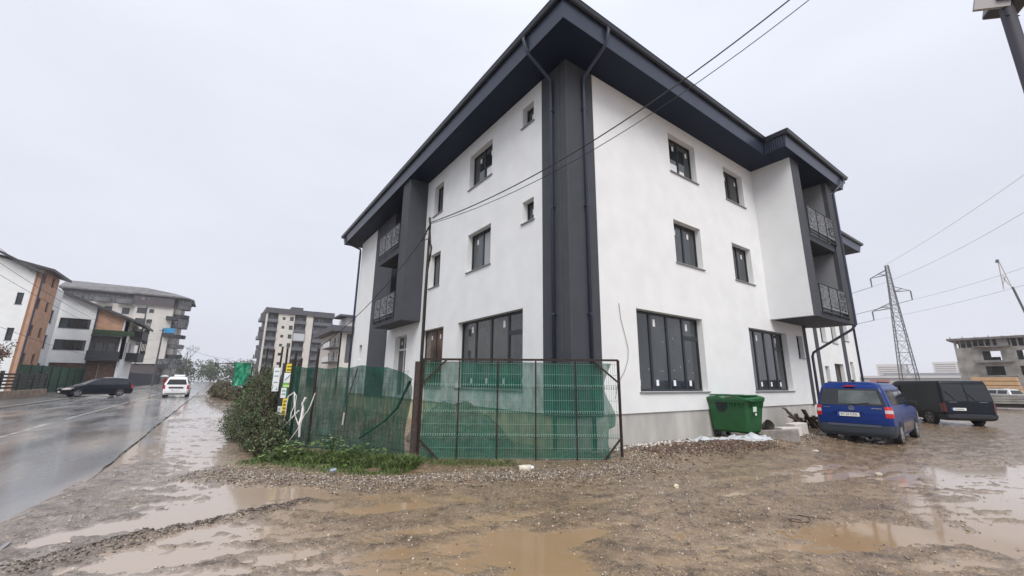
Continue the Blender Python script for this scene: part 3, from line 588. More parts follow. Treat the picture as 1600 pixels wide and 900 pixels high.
wall(fs, 5.6, 9.2, 0, 12.2, sh, n=-.25).build('wall', WHITE, H1)
for h in sh: window(Fr((-.25, 0, 0), (0, 1, 0), (1, 0, 0)), *h, H1, cols=2, depth=.1)
MB().tube([(.08, -.05, 12.5), (.08, -.05, 0)], .09, 6).build('downspout', METAL, H1)
mb = MB(); mb.box(-15, -.6, .3, 6, 0, 12.2); mb.build('wall', WHITE, H1)
# white house with balconies
H2 = empty('apartment_house', (-20, 68, 0), 'white house with wide dark windows, orange balcony wall and single sloping dark roof', 'building')
f2 = Fr((0, 0, 0), (1, 0, 0), (0, -1, 0))
h2 = [(-4.3, -1.45, 7.75, 9.05), (-4.3, -1.45, 5.0, 6.3), (-4.3, .2, 1.2, 3.4)]
wall(f2, -5.4, -1.1, 0, 10.6, h2).build('wall', WHITE, H2)
mb = MB(); mb.quad(f2.P(-5.4, 0, 10.6), f2.P(-1.1, 0, 10.6), f2.P(-1.1, 0, 10.9), f2.P(-5.4, 0, 12.5)); mb.build('wall', WHITE, H2)
for h in h2[:2]: window(f2, *h, H2, cols=3, depth=.15, fwid=.08)
mb = MB(); f2.box(mb, -4.3, 2.0, -.6, -.3, .2, 3.9); mb.build('ground_floor', mat('dull_brick', (.14, .085, .065), .8, noise=.3, nscale=3), H2)
mb = MB(); f2.box(mb, -1.05, 1.7, -1.0, -.6, 3.9, 7.5); mb.build('balcony_back_wall', mat('grey_loggia_wall', (.16, .14, .13), .8), H2)
mb = MB(); mb.hexa([f2.P(-1.05, -1, 7.5), f2.P(1.75, -1, 7.5), f2.P(1.75, -.1, 7.5), f2.P(-1.05, -.1, 7.5), f2.P(-1.05, -1, 10.55), f2.P(1.75, -1, 9.4), f2.P(1.75, -.1, 9.4), f2.P(-1.05, -.1, 10.55)]); mb.build('balcony_wall', ORANGE, H2)
mb = MB(); f2.box(mb, 1.75, 2.2, -1, 0, 4.0, 9.25); mb.build('wall', WHITE, H2)
mb = MB(); f2.box(mb, -1.05, 2.1, -.6, .9, 3.75, 4.05); f2.box(mb, -1.05, 2.1, .82, .9, 4.05, 5.0); f2.box(mb, -1.05, 2.1, -.6, .6, 6.9, 7.1); mb.build('balcony', BALC, H2)
mb = MB(); f2.box(mb, -1.0, 3.1, .5, .62, 7.1, 7.75); mb.build('balcony_hedge', mat('artificial_hedge', (.02, .045, .018), .9, noise=.4, nscale=5), H2)
for u in (-.7, .5): window(f2, u, u+.9, 4.1, 6.2, H2, cols=1, depth=.55, sill=False, fwid=.08)
f3 = Fr((2.2, 0, 0), (0, 1, 0), (1, 0, 0))
s3 = [(1.5, 2.9, 4.2, 6.4), (4.2, 5.6, 4.2, 6.4), (1.5, 2.9, 7.4, 9.0), (4.2, 5.6, 7.4, 9.0), (6.5, 8, 7.4, 9.0)]
wall(f3, 0, 9, 0, 9.25, s3).build('wall', WHITE, H2)
for h in s3: window(f3, *h, H2, cols=2, depth=.1, fm=WFRAME)
mb = MB()
for z in (3.9, 7.0):
    f3.box(mb, 3, 9, 0, 1.3, z, z+.2); f3.box(mb, 3, 9, 1.22, 1.3, z+.2, z+1.15); f3.box(mb, 3, 3.08, .0, 1.22, z+.2, z+1.15)
    for u in (3.05, 4.5, 6, 7.5, 8.9): f3.box(mb, u, u+.1, 1.2, 1.3, z+1.15, z+3.0)
mb.build('balcony', BALC, H2)
mb = MB(); mb.hexa([(-5.8, -.9, 12.6), (3.9, -.9, 8.65), (3.9, 9.5, 8.65), (-5.8, 9.5, 12.6), (-5.8, -.9, 12.9), (3.9, -.9, 8.95), (3.9, 9.5, 8.95), (-5.8, 9.5, 12.9)]); mb.build('roof', SLATE, H2)
MB().tube([(-1.1, -.08, 10.8), (-1.0, -.1, 10.5), (-1.0, -.1, .1)], .08, 6).build('downspout', METAL, H2)
# big rounded block
H3 = empty('apartment_block', (-28, 140, 0), 'large cream apartment block with brown top storey and rounded stacked balconies, one glazed in blue', 'building')
f = Fr((0, 0, 0), (1, 0, 0), (0, -1, 0))
hb = [(3.5, 4.5, z, z+1.0) for z in (19.0, 16.2, 13.3, 10.5, 7.6)] + [(1.0, 2.8, z, z+1.5) for z in (18.7, 15.8, 13, 10.1)]
wall(f, .4, 8.6, 5.3, 20.8, hb).build('wall', CREAM, H3)
for h in hb: window(f, *h, H3, cols=1, depth=.15, fwid=.1)
hl = []
for z in (18.2, 15.3, 12.4, 9.5, 6.6):
    for u in (-12.5, -9, -5.5, -2): hl.append((u, u+1.5, z, z+1.7))
wall(f, -14, .4, 0, 20.8, hl, n=-.4).build('wall', CREAM, H3)
f_ = Fr((0, .4, 0), (1, 0, 0), (0, -1, 0))
for h in hl: window(f_, *h, H3, cols=2, depth=.1, fwid=.1)
ht = [(1.3, 2.3, 22.2, 23.3), (2.5, 3.3, 22.2, 23.3), (5.4, 6.2, 22.2, 23.2)]
wall(f, -.1, 8.5, 20.8, 24.1, ht, n=.5).build('top_storey', BROWNP, H3)
for h in ht: window(Fr((0, -.5, 0), (1, 0, 0), (0, -1, 0)), *h, H3, cols=1, depth=.1, fwid=.08, gm=GLASS2)
htl = [(-13+3.0*k, -11+3.0*k, 21.2, 23.2) for k in range(4)]
wall(f, -14, -.1, 20.8, 23.9, htl, n=-1.2).build('wall', DGREY, H3)
for h in htl: window(Fr((0, 1.2, 0), (1, 0, 0), (0, -1, 0)), *h, H3, cols=2, depth=.1, fwid=.1, gm=GLASS2)
mb = MB(); f.box(mb, .4, 8.6, -.6, -.3, 0, 5.3); mb.build('ground_floor', BROWNP, H3)
mb = MB()
for u0_ in (-13, -7.5, -3.2):   # shallow bowed balconies on the top storey
    N_ = 8
    for k in range(N_):
        a0, a1 = math.pi*k/N_, math.pi*(k+1)/N_
        p = [f.P(u0_+1.6-1.7*math.cos(a), .2+1.1*math.sin(a), 20.8) for a in (a0, a1)]
        c_ = f.P(u0_+1.6, -.4, 20.8); up_ = Vector((0, 0, 1))
        mb.hexa([c_, p[0], p[1], c_+Vector((.01, 0, 0)), c_+up_*.2, p[0]+up_*1.1, p[1]+up_*1.1, c_+up_*.2+Vector((.01, 0, 0))])
mb.build('balcony', DGREY, H3)
def bow_balcony(cx, cy, z, r, h_, m, par, glaz=None, a0=-100, a1=100):
    mb = MB(); N_ = 12; P_ = []
    for k in range(N_+1):
        a = R(a0+(a1-a0)*k/N_); P_.append((cx+r*math.sin(a+R(45)), cy-r*math.cos(a+R(45))))
    n0 = [(x, y, z) for x, y in P_]; mb.quad(*n0); mb.quad(*[(x, y, z+.22) for x, y, _ in n0])
    for (a, b, _), (c, d, _) in zip(n0[:-1], n0[1:]): mb.quad((a, b, z), (c, d, z), (c, d, z+h_), (a, b, z+h_))
    o = mb.build('balcony', m, par)
    if glaz:
        g_ = MB()
        for (a, b, _), (c, d, _) in zip(n0[:-1], n0[1:]): g_.quad((a, b, z+h_), (c, d, z+h_), (c, d, z+2.6), (a, b, z+2.6))
        g_.build('glazing', glaz, o)
        fb = MB()
        for (a, b, _) in n0: fb.box(a-.06, a+.06, b-.06, b+.06, z+h_, z+2.65)
        fb.build('glazing_frame', BALC, o)
    return o
BLUE = mat('blue_glazing', (.03, .28, .55), .3)
zz = [(4.6, 1.0, None), (7.5, 1.0, None), (10.4, 1.0, None), (12.6, .9, BLUE), (15.6, 1.0, None), (18.2, .9, None), (20.9, .8, GLASS2)]
for i, (z, h_, gl) in enumerate(((4.2, 1.0, GLASS2), (7.0, 1.0, None), (9.8, 1.0, None), (12.6, .9, None), (15.4, 1.0, GLASS2), (18.2, 1.0, None), (20.8, .9, GLASS2))):
    bow_balcony(9.9, 3.0, z, 2.3, h_, BALC if i % 2 else DGREY, H3, gl, -90, 95)
for z, gl in ((4.3, GLASS2), (12.7, BLUE), (17.3, None)):
    o = MB(); f.box(o, 7.4, 9.9, 0, 1.5, z, z+.25); f.box(o, 7.4, 9.9, 1.42, 1.5, z+.25, z+1.0); f.box(o, 7.4, 7.48, 0, 1.42, z+.25, z+1.0); o = o.build('balcony', BALC, H3)
    if gl:
        g_ = MB(); f.box(g_, 7.42, 9.88, 1.40, 1.44, z+1.0, z+2.35); g_.build('glazing', gl, o)
        g_ = MB()
        for k in range(5): f.box(g_, 7.4+k*.6, 7.46+k*.6, 1.36, 1.47, z+1.0, z+2.4)
        g_.build('glazing_frame', BALC, o)
mb = MB(); mb.box(8.6, 10.2, 1.0, 14, 0, 23.5); mb.box(-14, 8.6, 1.5, 14, 0, 20.8); mb.build('core_wall', mat('grey_core_render', (.30, .28, .27), .85), H3)
mb = MB(); ro = [(-14.6, .3), (-.3, .3), (-.3, -.8), (8.6, -.9), (11.6, .2), (12.6, 3), (12.6, 15), (-14.6, 15)]
Pt = [(x, y, 24.05) for x, y in ro]; Rg = [(-14.6, 6, 26.6), (1.5, 3.5, 26.3), (8, 6, 25.8)]
mb.quad(Pt[0], Pt[1], Rg[1], Rg[0]); mb.quad(Pt[1], Pt[2], Rg[1]); mb.quad(Pt[2], Pt[3], Rg[2], Rg[1]); mb.quad(Pt[3], Pt[4], Rg[2]); mb.quad(Pt[4], Pt[5], Rg[2]); mb.quad(Pt[5], Pt[6], Rg[2]); mb.quad(Pt[6], Pt[7], Rg[0], Rg[1], Rg[2])
for a, b in zip(Pt, Pt[1:]+Pt[:1]): mb.quad(a, b, (b[0], b[1], b[2]-.4), (a[0], a[1], a[2]-.4))
mb.build('roof', TILE, H3)
MB().tube([(2.9, -.1, 20.8), (2.9, -.1, 5)], .12, 6).build('downspout', METAL, H3)
# grey and cream seven storey block
H4 = empty('apartment_block', (3.3, 144, 0), 'seven storey dark grey and cream apartment block beyond the street fence', 'building')
f = Fr((0, 0, 0), (1, 0, 0), (0, -1, 0)); ZS = [20.6, 17.7, 14.8, 11.9, 9.0, 6.1, 3.2]
h4 = [(1.55+3.2, 2.4+3.2, z, z+.9) for z in ZS] + [(6.9, 8.0, z-.2, z+1.2) for z in ZS[:4]]
wall(f, 3.5, 8.3, 0, 22.6, h4).build('wall', CREAM, H4)
for h in h4: window(f, *h, H4, cols=1, depth=.2, fwid=.1, sill=False)
wall(f, 11.8, 13.9, 0, 22.7, []).build('wall', CREAM, H4)
wall(f, 0, .55, 0, 22.6, []).build('wall', CREAM, H4)
DG4 = mat('slate_grey_render', (.075, .078, .09), .8)
hd = []
for z in ZS: hd += [(1.2, 2.6, z-.7, z+1.4), (9.0, 11.0, z-.7, z+1.4), (15.4, 17.4, z-.7, z+1.4)]
wall(f, .55, 3.5, 0, 22.6, [h for h in hd if h[0] < 3], n=-1).build('recess_wall', DG4, H4); wall(f, 8.3, 11.8, 0, 22.6, [h for h in hd if 8 < h[0] < 12], n=-1).build('recess_wall', DG4, H4)
wall(f, 13.9, 20.2, 0, 22.4, [h for h in hd if h[0] > 14], n=-.6).build('recess_wall', DG4, H4)
for h in hd: window(Fr((0, .6 if h[0] > 14 else 1, 0), (1, 0, 0), (0, -1, 0)), *h, H4, cols=2, depth=.05, fwid=.1, sill=False, gm=GLASS2)
for z in ZS:
    mb = MB()
    for a, b in ((.55, 3.5), (8.3, 11.8), (14.2, 20.2)): f.box(mb, a, b, -1, .4 if a < 14 else .5, z-1.0, z-.8); f.box(mb, a, b, .33 if a < 14 else .43, .4 if a < 14 else .5, z-.8, z+.05)
    mb.build('balcony', mat('grey_glass_balcony', (.10, .11, .125), .3), H4)
mb = MB(); f.box(mb, 8.4, 11.7, .3, .42, 14.1, 16.5); mb.build('glazed_balcony', mat('pale_glazing', (.45, .47, .5), .3), H4)
mb = MB(); f.box(mb, -.3, 13.9, -14, .5, 22.6, 24.2); f.box(mb, 13.9, 20.4, -14, .9, 22.4, 24.2); f.box(mb, 7, 10.5, -8, 0, 24.2, 25.1); mb.build('parapet', DG4, H4)
mb = MB(); mb.box(0, 20.2, 1.1, 14, 0, 22.5); mb.build('core_wall', DG4, H4)
for i, z in enumerate(ZS[:6]):
    mb = MB(); mb.box(-1.7 if i % 2 == 0 else -1.2, 0, .2, 4, z-1, z-.8); mb.box(-1.7 if i % 2 == 0 else -1.2, -1.1 if i % 2 else -1.6, .2, 4, z-.8, z+.1); mb.box(-1.5, 0, .2, .3, z-.8, z+.1 if i % 2 else z+1.6); mb.build('side_balcony', DG4, H4)
# low house with deep eaves
H5 = empty('apartment_house', (13.4, 85, 0), 'low cream house with deep flat dark eaves and white balcony panels, behind the green netting', 'building')
f = Fr((0, 0, 0), (1, 0, 0), (0, -1, 0))
wall(f, 0, 9, 0, 11.7, [(1.3, 2.6, 5.2, 11.4)]).build('wall', CREAM, H5)
mb = MB(); f.box(mb, 1.3, 2.6, -.25, -.12, 5.2, 11.4); mb.build('dark_panel', DG4, H5)
fs5 = Fr((0, 0, 0), (0, 1, 0), (-1, 0, 0)); hs = [(1, 2, 5.4, 7.6), (4, 5.4, 5.4, 7.6), (1, 2, 8.6, 10.8), (4, 5.4, 8.6, 10.8), (9, 10.5, 8.6, 10.8), (9, 10.5, 5.4, 7.6)]
wall(fs5, 0, 20, 0, 11.7, hs).build('wall', CREAM, H5)
for h in hs: window(fs5, *h, H5, cols=1, depth=.15, fwid=.1, sill=False)
mb = MB(); mb.box(-2.0, 9, -1.4, 20, 11.7, 12.9); mb.box(-.5, 9, -.2, 6, 15.1, 15.5); mb.build('roof', DG4, H5)
mb = MB(); mb.box(1.2, 9, 1, 8, 12.9, 15.1); mb.build('penthouse', PALE, H5)
for z in (5.2, 8.3):
    mb = MB(); mb.box(-1.5, 0, 0, 9, z, z+.25); mb.build('balcony', DG4, H5)
    mb = MB(); mb.box(-1.55, -1.45, 2.5, 8.9, z+.25, z+1.4); mb.build('balcony_panel', mat('white_panel', (.6, .6, .62), .6), H5)
    mb = MB()
    for k in range(9): mb.box(-1.5+k*.18, -1.48+k*.18, 0, .03, z+.25, z+1.3)
    mb.box(-1.5, 0, 0, .05, z+1.3, z+1.35); mb.build('railing', BLACKM, H5)
# raw concrete shell, far right
H6 = empty('unfinished_building', (112, 8.8, 0), 'unfinished raw concrete building shell with open window holes and no roof cover', 'building')
SHELL = mat('raw_concrete', (.235, .225, .21), .9, noise=.35, nscale=.6, bump=.2, bscale=5)
SHELLD = mat('old_concrete_edge', (.14, .13, .125), .9, noise=.3, nscale=1)
f = Fr((0, 0, 0), (0, -1, 0), (-1, 0, 0))
hk = []
for z in (.9, 3.9, 6.7):
    for u in (4.2, 8.4, 13.2, 17.4, 22, 26.2): hk.append((u-.3, u+2.0, z-.05, z+1.65))
wall(f, .4, 30, 0, 9.15, hk, th=.4).build('wall', SHELL, H6)
mb = MB()
for h in hk:
    a_ = random.uniform(.4, 1.0); f.box(mb, h[0]-.3, h[0]+a_, -2.2, -2.0, h[2]-.8, h[3]+.6); f.box(mb, h[0]+a_-.2, h[0]+1.9, -3.2, -3.0, h[2]-.8, h[2]+random.uniform(.1, .8))  # dark panels added behind the holes, interior shade put into their colour
mb.build('inner_wall', mat('shade_concrete', (.07, .07, .075), .9), H6)
mb = MB(); f.box(mb, .6, 30, -3.4, -3.2, 9.15, 10.2); mb.build('inner_wall', MATS['shade_concrete'], H6)
mb = MB()
for u in np.arange(.4, 30, .8): f.box(mb, u, u+random.choice((.12, .2, .35)), -.3, -.02, 9.15, 10.7)
for u in (6.1, 15, 24): f.box(mb, u, u+1.3, -.4, -.01, 9.15, 10.7)
mb.build('column', SHELL, H6)
mb = MB(); f.box(mb, -.4, 31, -14, .7, 10.6, 11.0); mb.build('roof_slab', SHELLD, H6)
mb = MB()
for z in (3.5, 6.2, 9.1): f.box(mb, 3.0, 7.6, .0, .9, z, z+.2); f.box(mb, 12.3, 16.6, 0, .9, z, z+.2)
mb.build('balcony_slab', SHELLD, H6)
mb = MB(); f.box(mb, .4, 30, -12, -11.7, 0, 6.2); f.box(mb, .4, .7, -12, -.4, 0, 9.1)
for z in (3.4, 6.2, 9.0): f.box(mb, .7, 30, -12, -.4, z, z+.15)
mb.build('inner_wall', mat('shade_concrete', (.07, .07, .075), .9), H6)
mb = MB()
for u in np.arange(0, 30, 1.7):
    f.box(mb, u, u+.12, -.2, -.08, 11.05, 11.05+random.uniform(.1, .5))
mb.build('rebar', SHELLD, H6)
# hazy far things
for i, (x, y, wy, h_) in enumerate(((872, 166, 36, 36), (884, 112, 26, 38))):
    T = empty('tower_block', (x, y, 0), ['faint hazy tower block behind the pylon', 'faint hazy tower block left of the concrete shell'][i], 'building', 'far tower blocks')
    ft = Fr((0, 0, 0), (0, 1, 0), (-1, 0, 0)); hh = [(2, wy-2, z, z+1.3) for z in np.arange(8, h_-3, 3.2)]
    wall(ft, 0, wy, 0, h_, hh, th=1).build('wall', PALE, T)
    mb = MB(); mb.box(1, 14, 0, wy, 0, h_-.2); mb.build('core_wall', DGREY, T)
WHS = mat('warehouse_cladding', (.42, .42, .43), .6)
A_ = empty('warehouse', (170, 16, 0), 'long low pale warehouse on the horizon behind the pylon', 'building')
mb = MB(); mb.box(0, 20, 0, 24, 0, 4.2); mb.build('wall', WHS, A_); mb = MB(); mb.box(-.4, 20, -.3, 24.3, 4.2, 4.9); mb.build('roof', mat('pale_roof', (.55, .55, .56), .5), A_)
mb = MB(); mb.box(-.03, .01, 16, 21, 0, 3.6); mb.build('door', mat('faded_red_door', (.42, .17, .16), .6), A_)
A_ = empty('hall', (240, -20, 0), 'low grey hall roof stretching along the horizon toward the concrete shell', 'building')
mb = MB(); mb.box(0, 20, 0, 70, 0, 5.5); mb.build('wall', WHS, A_); mb = MB()
mb.hexa([(-.5, -.5, 5.5), (21, -.5, 5.5), (21, 71, 5.5), (-.5, 71, 5.5), (9, -.5, 7.5), (12, -.5, 7.5), (12, 71, 7.5), (9, 71, 7.5)]); mb.build('roof', DGREY, A_)

# ------------------------------------------------------------------ street fences on the left
STONE = mat('stone_base', (.27, .2, .15), .8, noise=.3, nscale=3, bump=.4, bscale=8)
F1 = empty('slat_fence', (-19.3, 30, 0), 'dark slatted fence on a low stone base beside the left pavement', 'fence')
mb = MB(); mb.box(-.15, .15, -9, 17, 0, .62); mb.build('base', STONE, F1)
mb = MB()
for k in range(5): mb.box(-.02, .02, -9, 17, .78+k*.24, .92+k*.24)
mb.build('slat', WOODD, F1)
for k in range(9): mb = MB(); mb.box(-.09, .09, -9+k*3.2, -8.82+k*3.2, .62, 2.05); mb.build('post', BALC, F1)
F2 = empty('hoarding', (-21, 48, 0), 'dark green mesh hoarding behind the parked dark estate car', 'fence')
GRH = mat('dark_green_hoarding', (.012, .055, .028), .8, noise=.3, nscale=2)
mb = MB(); mb.box(-.03, .03, -2, 25, .1, 2.7); mb.build('panel', GRH, F2)
for k in range(10): mb = MB(); mb.box(.03, .1, -2+k*3, -1.93+k*3, 0, 2.75); mb.build('post', BLACKM, F2)
F3 = empty('metal_fence', (-19.6, 76, 0), 'navy sheet metal fence along the far left pavement', 'fence')
NAVY = mat('navy_sheet', (.017, .021, .038), .6)
mb = MB()
for k in range(110): mb.box(-.03, .03+.02*(k % 2), k*.6-2, k*.6-1.44, .1, 2.5)
mb.build('panel', NAVY, F3)
for k in range(12): mb = MB(); mb.box(-.1, -.03, -2+k*6, -1.9+k*6, 0, 2.6); mb.build('post', BLACKM, F3)

# ------------------------------------------------------------------ vegetation
LG = [mat('leaf_dark', (.028, .045, .018), .6), mat('leaf_mid', (.055, .10, .026), .55), mat('leaf_light', (.13, .20, .045), .55), mat('leaf_brown', (.085, .06, .03), .7), mat('leaf_pale', (.22, .27, .13), .5), mat('twig_brown', (.05, .033, .024), .8)]
def leaves(name, blobs, n, size, mix, parent=None, flat=.0, seed=1):
    r = np.random.default_rng(seed); mb = MB()
    wts = np.array([b[3]*b[4]*b[5] for b in blobs], float); wts /= wts.sum(); ids = r.choice(len(blobs), n, p=wts)
    for i in range(n):
        b = blobs[ids[i]]; d = r.normal(size=3); d /= np.linalg.norm(d); rad = r.uniform(.35, 1.0)**.6*(1+.22*math.sin(5*d[0]+3*d[1]+ids[i])*math.cos(4*d[2]+ids[i]))
        p = Vector((b[0]+d[0]*b[3]*rad, b[1]+d[1]*b[4]*rad, b[2]+d[2]*b[5]*rad))
        if p.z < .03: p.z = abs(p.z)*.5+.03
        s = size*r.uniform(.5, 1.4); nrm = Vector(r.normal(size=3)+np.array([d[0], d[1], d[2]+.6])); nrm.normalize()
        a = nrm.orthogonal().normalized(); a = (a*math.cos(k := r.uniform(0, 6.28))+nrm.cross(a)*math.sin(k)); bb = nrm.cross(a)*.45
        mb.mi = int(r.choice(len(mix), p=np.array([m[1] for m in mix]))); mb.quad(p-a*s*.5, p+bb*s*.5, p+a*s*.5, p-bb*s*.5)
    return mb.build(name, [m[0] for m in mix], parent)
def stems(name, base, blobs, n, parent, seed=1, r0=.012, m=None):
    r = random.Random(seed); mb = MB()
    for i in range(n):
        b = r.choice(blobs); s = Vector((base[0]+r.uniform(-.4, .4)*b[3], base[1]+r.uniform(-.4, .4)*b[4], 0)); e = Vector((b[0]+r.uniform(-.9, .9)*b[3], b[1]+r.uniform(-.9, .9)*b[4], b[2]+r.uniform(0, 1.1)*b[5]))
        mid = (s+e)/2+Vector((r.uniform(-.2, .2), r.uniform(-.2, .2), .15)); mb.tube([s, mid, e], [r0, r0*.7, r0*.3], 4, False)
    return mb.build(name, m or LG[5], parent)
def bush(name, loc, blobs, n, size, mix, label, nst=30, seed=1, cat='bush', group=None):
    e = empty(name, loc, label, cat, group); leaves('foliage', blobs, n, size, mix, e, seed=seed); stems('stem', (0, 0), blobs, nst, e, seed); return e
mixA = [(LG[0], .46), (LG[1], .24), (LG[2], .07), (LG[3], .15), (LG[5], .08)]
bush('roadside_bush', (-5.95, 5.2, 0), [(-.05, 0, .6, .5, .8, .65), (.15, 1.0, 1.05, .38, .7, .8), (.2, 2.3, 1.2, .45, .9, .85), (-.1, -.8, .4, .4, .5, .42), (-.3, 1.8, .5, .5, 1.0, .55), (.25, .3, 1.3, .2, .5, .45), (.3, 3.2, 1.4, .35, .8, .6)], 40000, .05, mixA, 'large dense dark green bush at the near end of the street fence', 260, 3)
bush('roadside_bush', (-5.7, 10.5, 0), [(0, 0, .9, .6, 1.4, .9), (0, 2.4, .8, .6, 1.4, .8)], 9000, .11, [(LG[1], .4), (LG[0], .4), (LG[3], .2)], 'green bush farther along the fence, below the thin posts', 40, 4)
bush('weed_clump', (-5.9, 37, 0), [(0, 0, .5, .9, 5, .6), (-.6, 5, .5, 1.0, 4, .6), (.6, -5, .3, .8, 4, .4)], 6000, .22, [(LG[3], .5), (LG[5], .2), (LG[0], .3)], 'brown weedy verge clump below the green tarpaulin', 40, 5)
bush('weed_clump', (-6.2, 62, 0), [(0, 0, .6, 1.0, 6, .9)], 2500, .25, [(LG[0], .5), (LG[3], .5)], 'far dark weed clump on the verge beyond the tarpaulin', 10, 6)
# bramble shrub with pale leaves in front of dark bush
bush('bramble', (-5.95, 3.7, 0), [(.1, 0, .3, .45, .5, .35), (.25, .5, .5, .3, .4, .45)], 2600, .06, [(LG[0], .35), (LG[1], .35), (LG[4], .15), (LG[3], .15)], 'low bramble with small pale leaves in front of the dark bush', 40, 7)
# green weeds along the foot of the netting
def weeds():
    r = np.random.default_rng(21); mb = MB()
    path = np.array([(-6.0, 3.6), (-5.3, 2.9), (-4.75, 2.0), (-4.2, 1.2), (-3.6, .7)]); N0 = 19000
    K_ = r.integers(0, 4, N0); T_ = r.random(N0); OF = r.normal(size=N0)*.30; PX = path[K_, 0]*(1-T_)+path[K_+1, 0]*T_-OF*.75; PY = path[K_, 1]*(1-T_)+path[K_+1, 1]*T_-OF*.6-.08
    HT = height(PX, PY)-.01; VN = vn(PX*3.2, PY*3.2, 3); keep = VN > .28
    for px, py, pz, off, v_ in zip(PX[keep], PY[keep], HT[keep], OF[keep], VN[keep]):
        p = Vector((px, py, pz))
        hgt = r.uniform(.05, .27)*(1.0 if abs(off) < .3 else .5)*(.3+1.1*v_); d = Vector((r.normal()*.5, r.normal()*.5, 1.3)).normalized(); s = Vector((r.normal(), r.normal(), 0)).normalized()*r.uniform(.004, .010)
        mb.mi = int(r.choice([0, 1, 2, 3], p=[.12, .33, .43, .12])); q = p+d*hgt*.6; tip = p+d*hgt+Vector((d.x, d.y, -.3))*hgt*.5
        mb.quad(p-s, p+s, q+s*.8, q-s*.8); mb.quad(q-s*.8, q+s*.8, tip)
    tag(mb.build('grass', [LG[0], LG[1], LG[2], LG[3]]), kind='stuff')
weeds()
def broad(loc, seed, h=.4, label='', n=60):
    r = random.Random(seed); e = empty('weed_plant', loc, label, 'weed', 'leafy weeds at the foot of the netting'); mb = MB(); st = MB()
    for i in range(n):
        an = r.uniform(0, 6.28); rad = r.uniform(.05, .38); z = r.uniform(.05, h); c = Vector((rad*math.cos(an), rad*math.sin(an), z)); s = r.uniform(.05, .12)
        d = Vector((math.cos(an), math.sin(an), r.uniform(-.4, .5))).normalized(); sd = d.cross(Vector((0, 0, 1))).normalized()*.42
        mb.mi = r.choice([0, 1, 1, 2, 2, 2, 3]); mb.quad(c, c+d*s*.5+sd*s, c+d*s, c+d*s*.5-sd*s)
        if i % 3 == 0: st.tube([(0, 0, 0), c*.5+Vector((0, 0, .05)), c], .004, 4, False)
    mb.build('leaf', [LG[0], LG[1], LG[2], LG[4]], e); st.build('stem', LG[1], e)
for i, (x, y, s, lb) in enumerate(((-4.75, 2.5, .5, 'tallest leafy weed below the white ribbons'), (-5.3, 3.0, .36, 'leafy weed at the foot of the sign post'), (-4.25, 1.75, .36, 'broad leafy weed under the middle of the netting'), (-5.65, 2.9, .28, 'low leafy weed at the left end of the weeds'), (-4.6, 1.75, .3, 'low leafy weed in front of the tallest one'))):
    broad((x, y, .02), 40+i, s, lb, 130)
# dry grass below gate
r = np.random.default_rng(5); mb = MB(); T_ = r.random(1800); PX = -3.3+T_*1.4+r.normal(size=1800)*.12; PY = .75-T_*.95+r.normal(size=1800)*.12; HT = height(PX, PY)
for px, py, pz in zip(PX, PY, HT):
    p = Vector((px, py, pz)); d = Vector((r.normal()*.7, r.normal()*.7, 1)).normalized(); s = Vector((r.normal(), r.normal(), 0)).normalized()*.005
    mb.mi = int(r.integers(0, 3)); mb.quad(p-s, p+s, p+d*r.uniform(.03, .12))
tag(mb.build('dry_grass', [LG[3], LG[1], LG[2]]), kind='stuff')
# far woodland at the end of the street
r = np.random.default_rng(9); bl = []
for i in range(46):
    x = -40+i*1.9+r.normal()*2; hgt = r.uniform(9.5, 13); y = 250+r.uniform(-8, 20)
    bl += [(x, y, hgt*.62, 3.6, 3, hgt*.36), (x+r.normal(), y, hgt*.3, 3.6, 3, hgt*.3)]
tag(leaves('woodland', bl, 16000, 1.1, [(LG[0], .5), (LG[1], .35), (LG[3], .15)], seed=8), kind='stuff')
def bare_tree(loc, h, seed, label, spread=1., leafn=0, red=False):
    e = empty('bare_tree', loc, label, 'tree'); r = random.Random(seed); mb = MB(); tips = []
    def br(p, d, L_, rad, lv):
        q = p+d*L_; mb.tube([p, (p+q)/2+Vector((r.uniform(-.05, .05), r.uniform(-.05, .05), 0))*L_, q], [rad, rad*.8, rad*.6], 5, False); tips.append(q)
        if lv:
            for k in range(3 if lv > 1 else 4):
                nd = (d+Vector((r.uniform(-1, 1), r.uniform(-1, 1), r.uniform(-.1, .7)))*.75*spread).normalized(); br(q, nd, L_*r.uniform(.55, .8), rad*.6, lv-1)
    br(Vector((0, 0, 0)), Vector((0, 0, 1)), h*.3, h*.012, 4)
    mb.build('trunk', LG[5], e)
    if leafn:
        lf = MB(); mts = [LG[3], mat('red_leaf', (.12, .03, .02), .6), LG[5]]
        for i in range(leafn):
            t = r.choice(tips)+Vector((r.gauss(0, .15), r.gauss(0, .15), r.gauss(0, .15))); s = .07; a = Vector((r.gauss(0, 1), r.gauss(0, 1), r.gauss(0, 1))).normalized(); b = a.orthogonal().normalized(); lf.mi = r.randrange(3); lf.quad(t-a*s, t+b*s*.6, t+a*s, t-b*s*.6)
        lf.build('crown', mts, e)
bare_tree((-20.9, 40.5, 0), 5.0, 3, 'small bare tree with reddish leaves behind the slatted fence', 1.1, 900)
bare_tree((-23, 44, 0), 3.4, 13, 'low leafless shrub beside the orange tower, behind the fence', 1.3, 700)
bare_tree((-18.6, 215, 0), 20, 5, 'tall bare tree rising beyond the end of the road', .9)
# clumps in front of houses
bush('garden_shrub', (-21.2, 34, 0), [(0, 0, .9, .9, 2.5, .8)], 2500, .16, [(LG[0], .6), (LG[3], .4)], 'dark garden shrub growing behind the slatted fence', 20, 11)
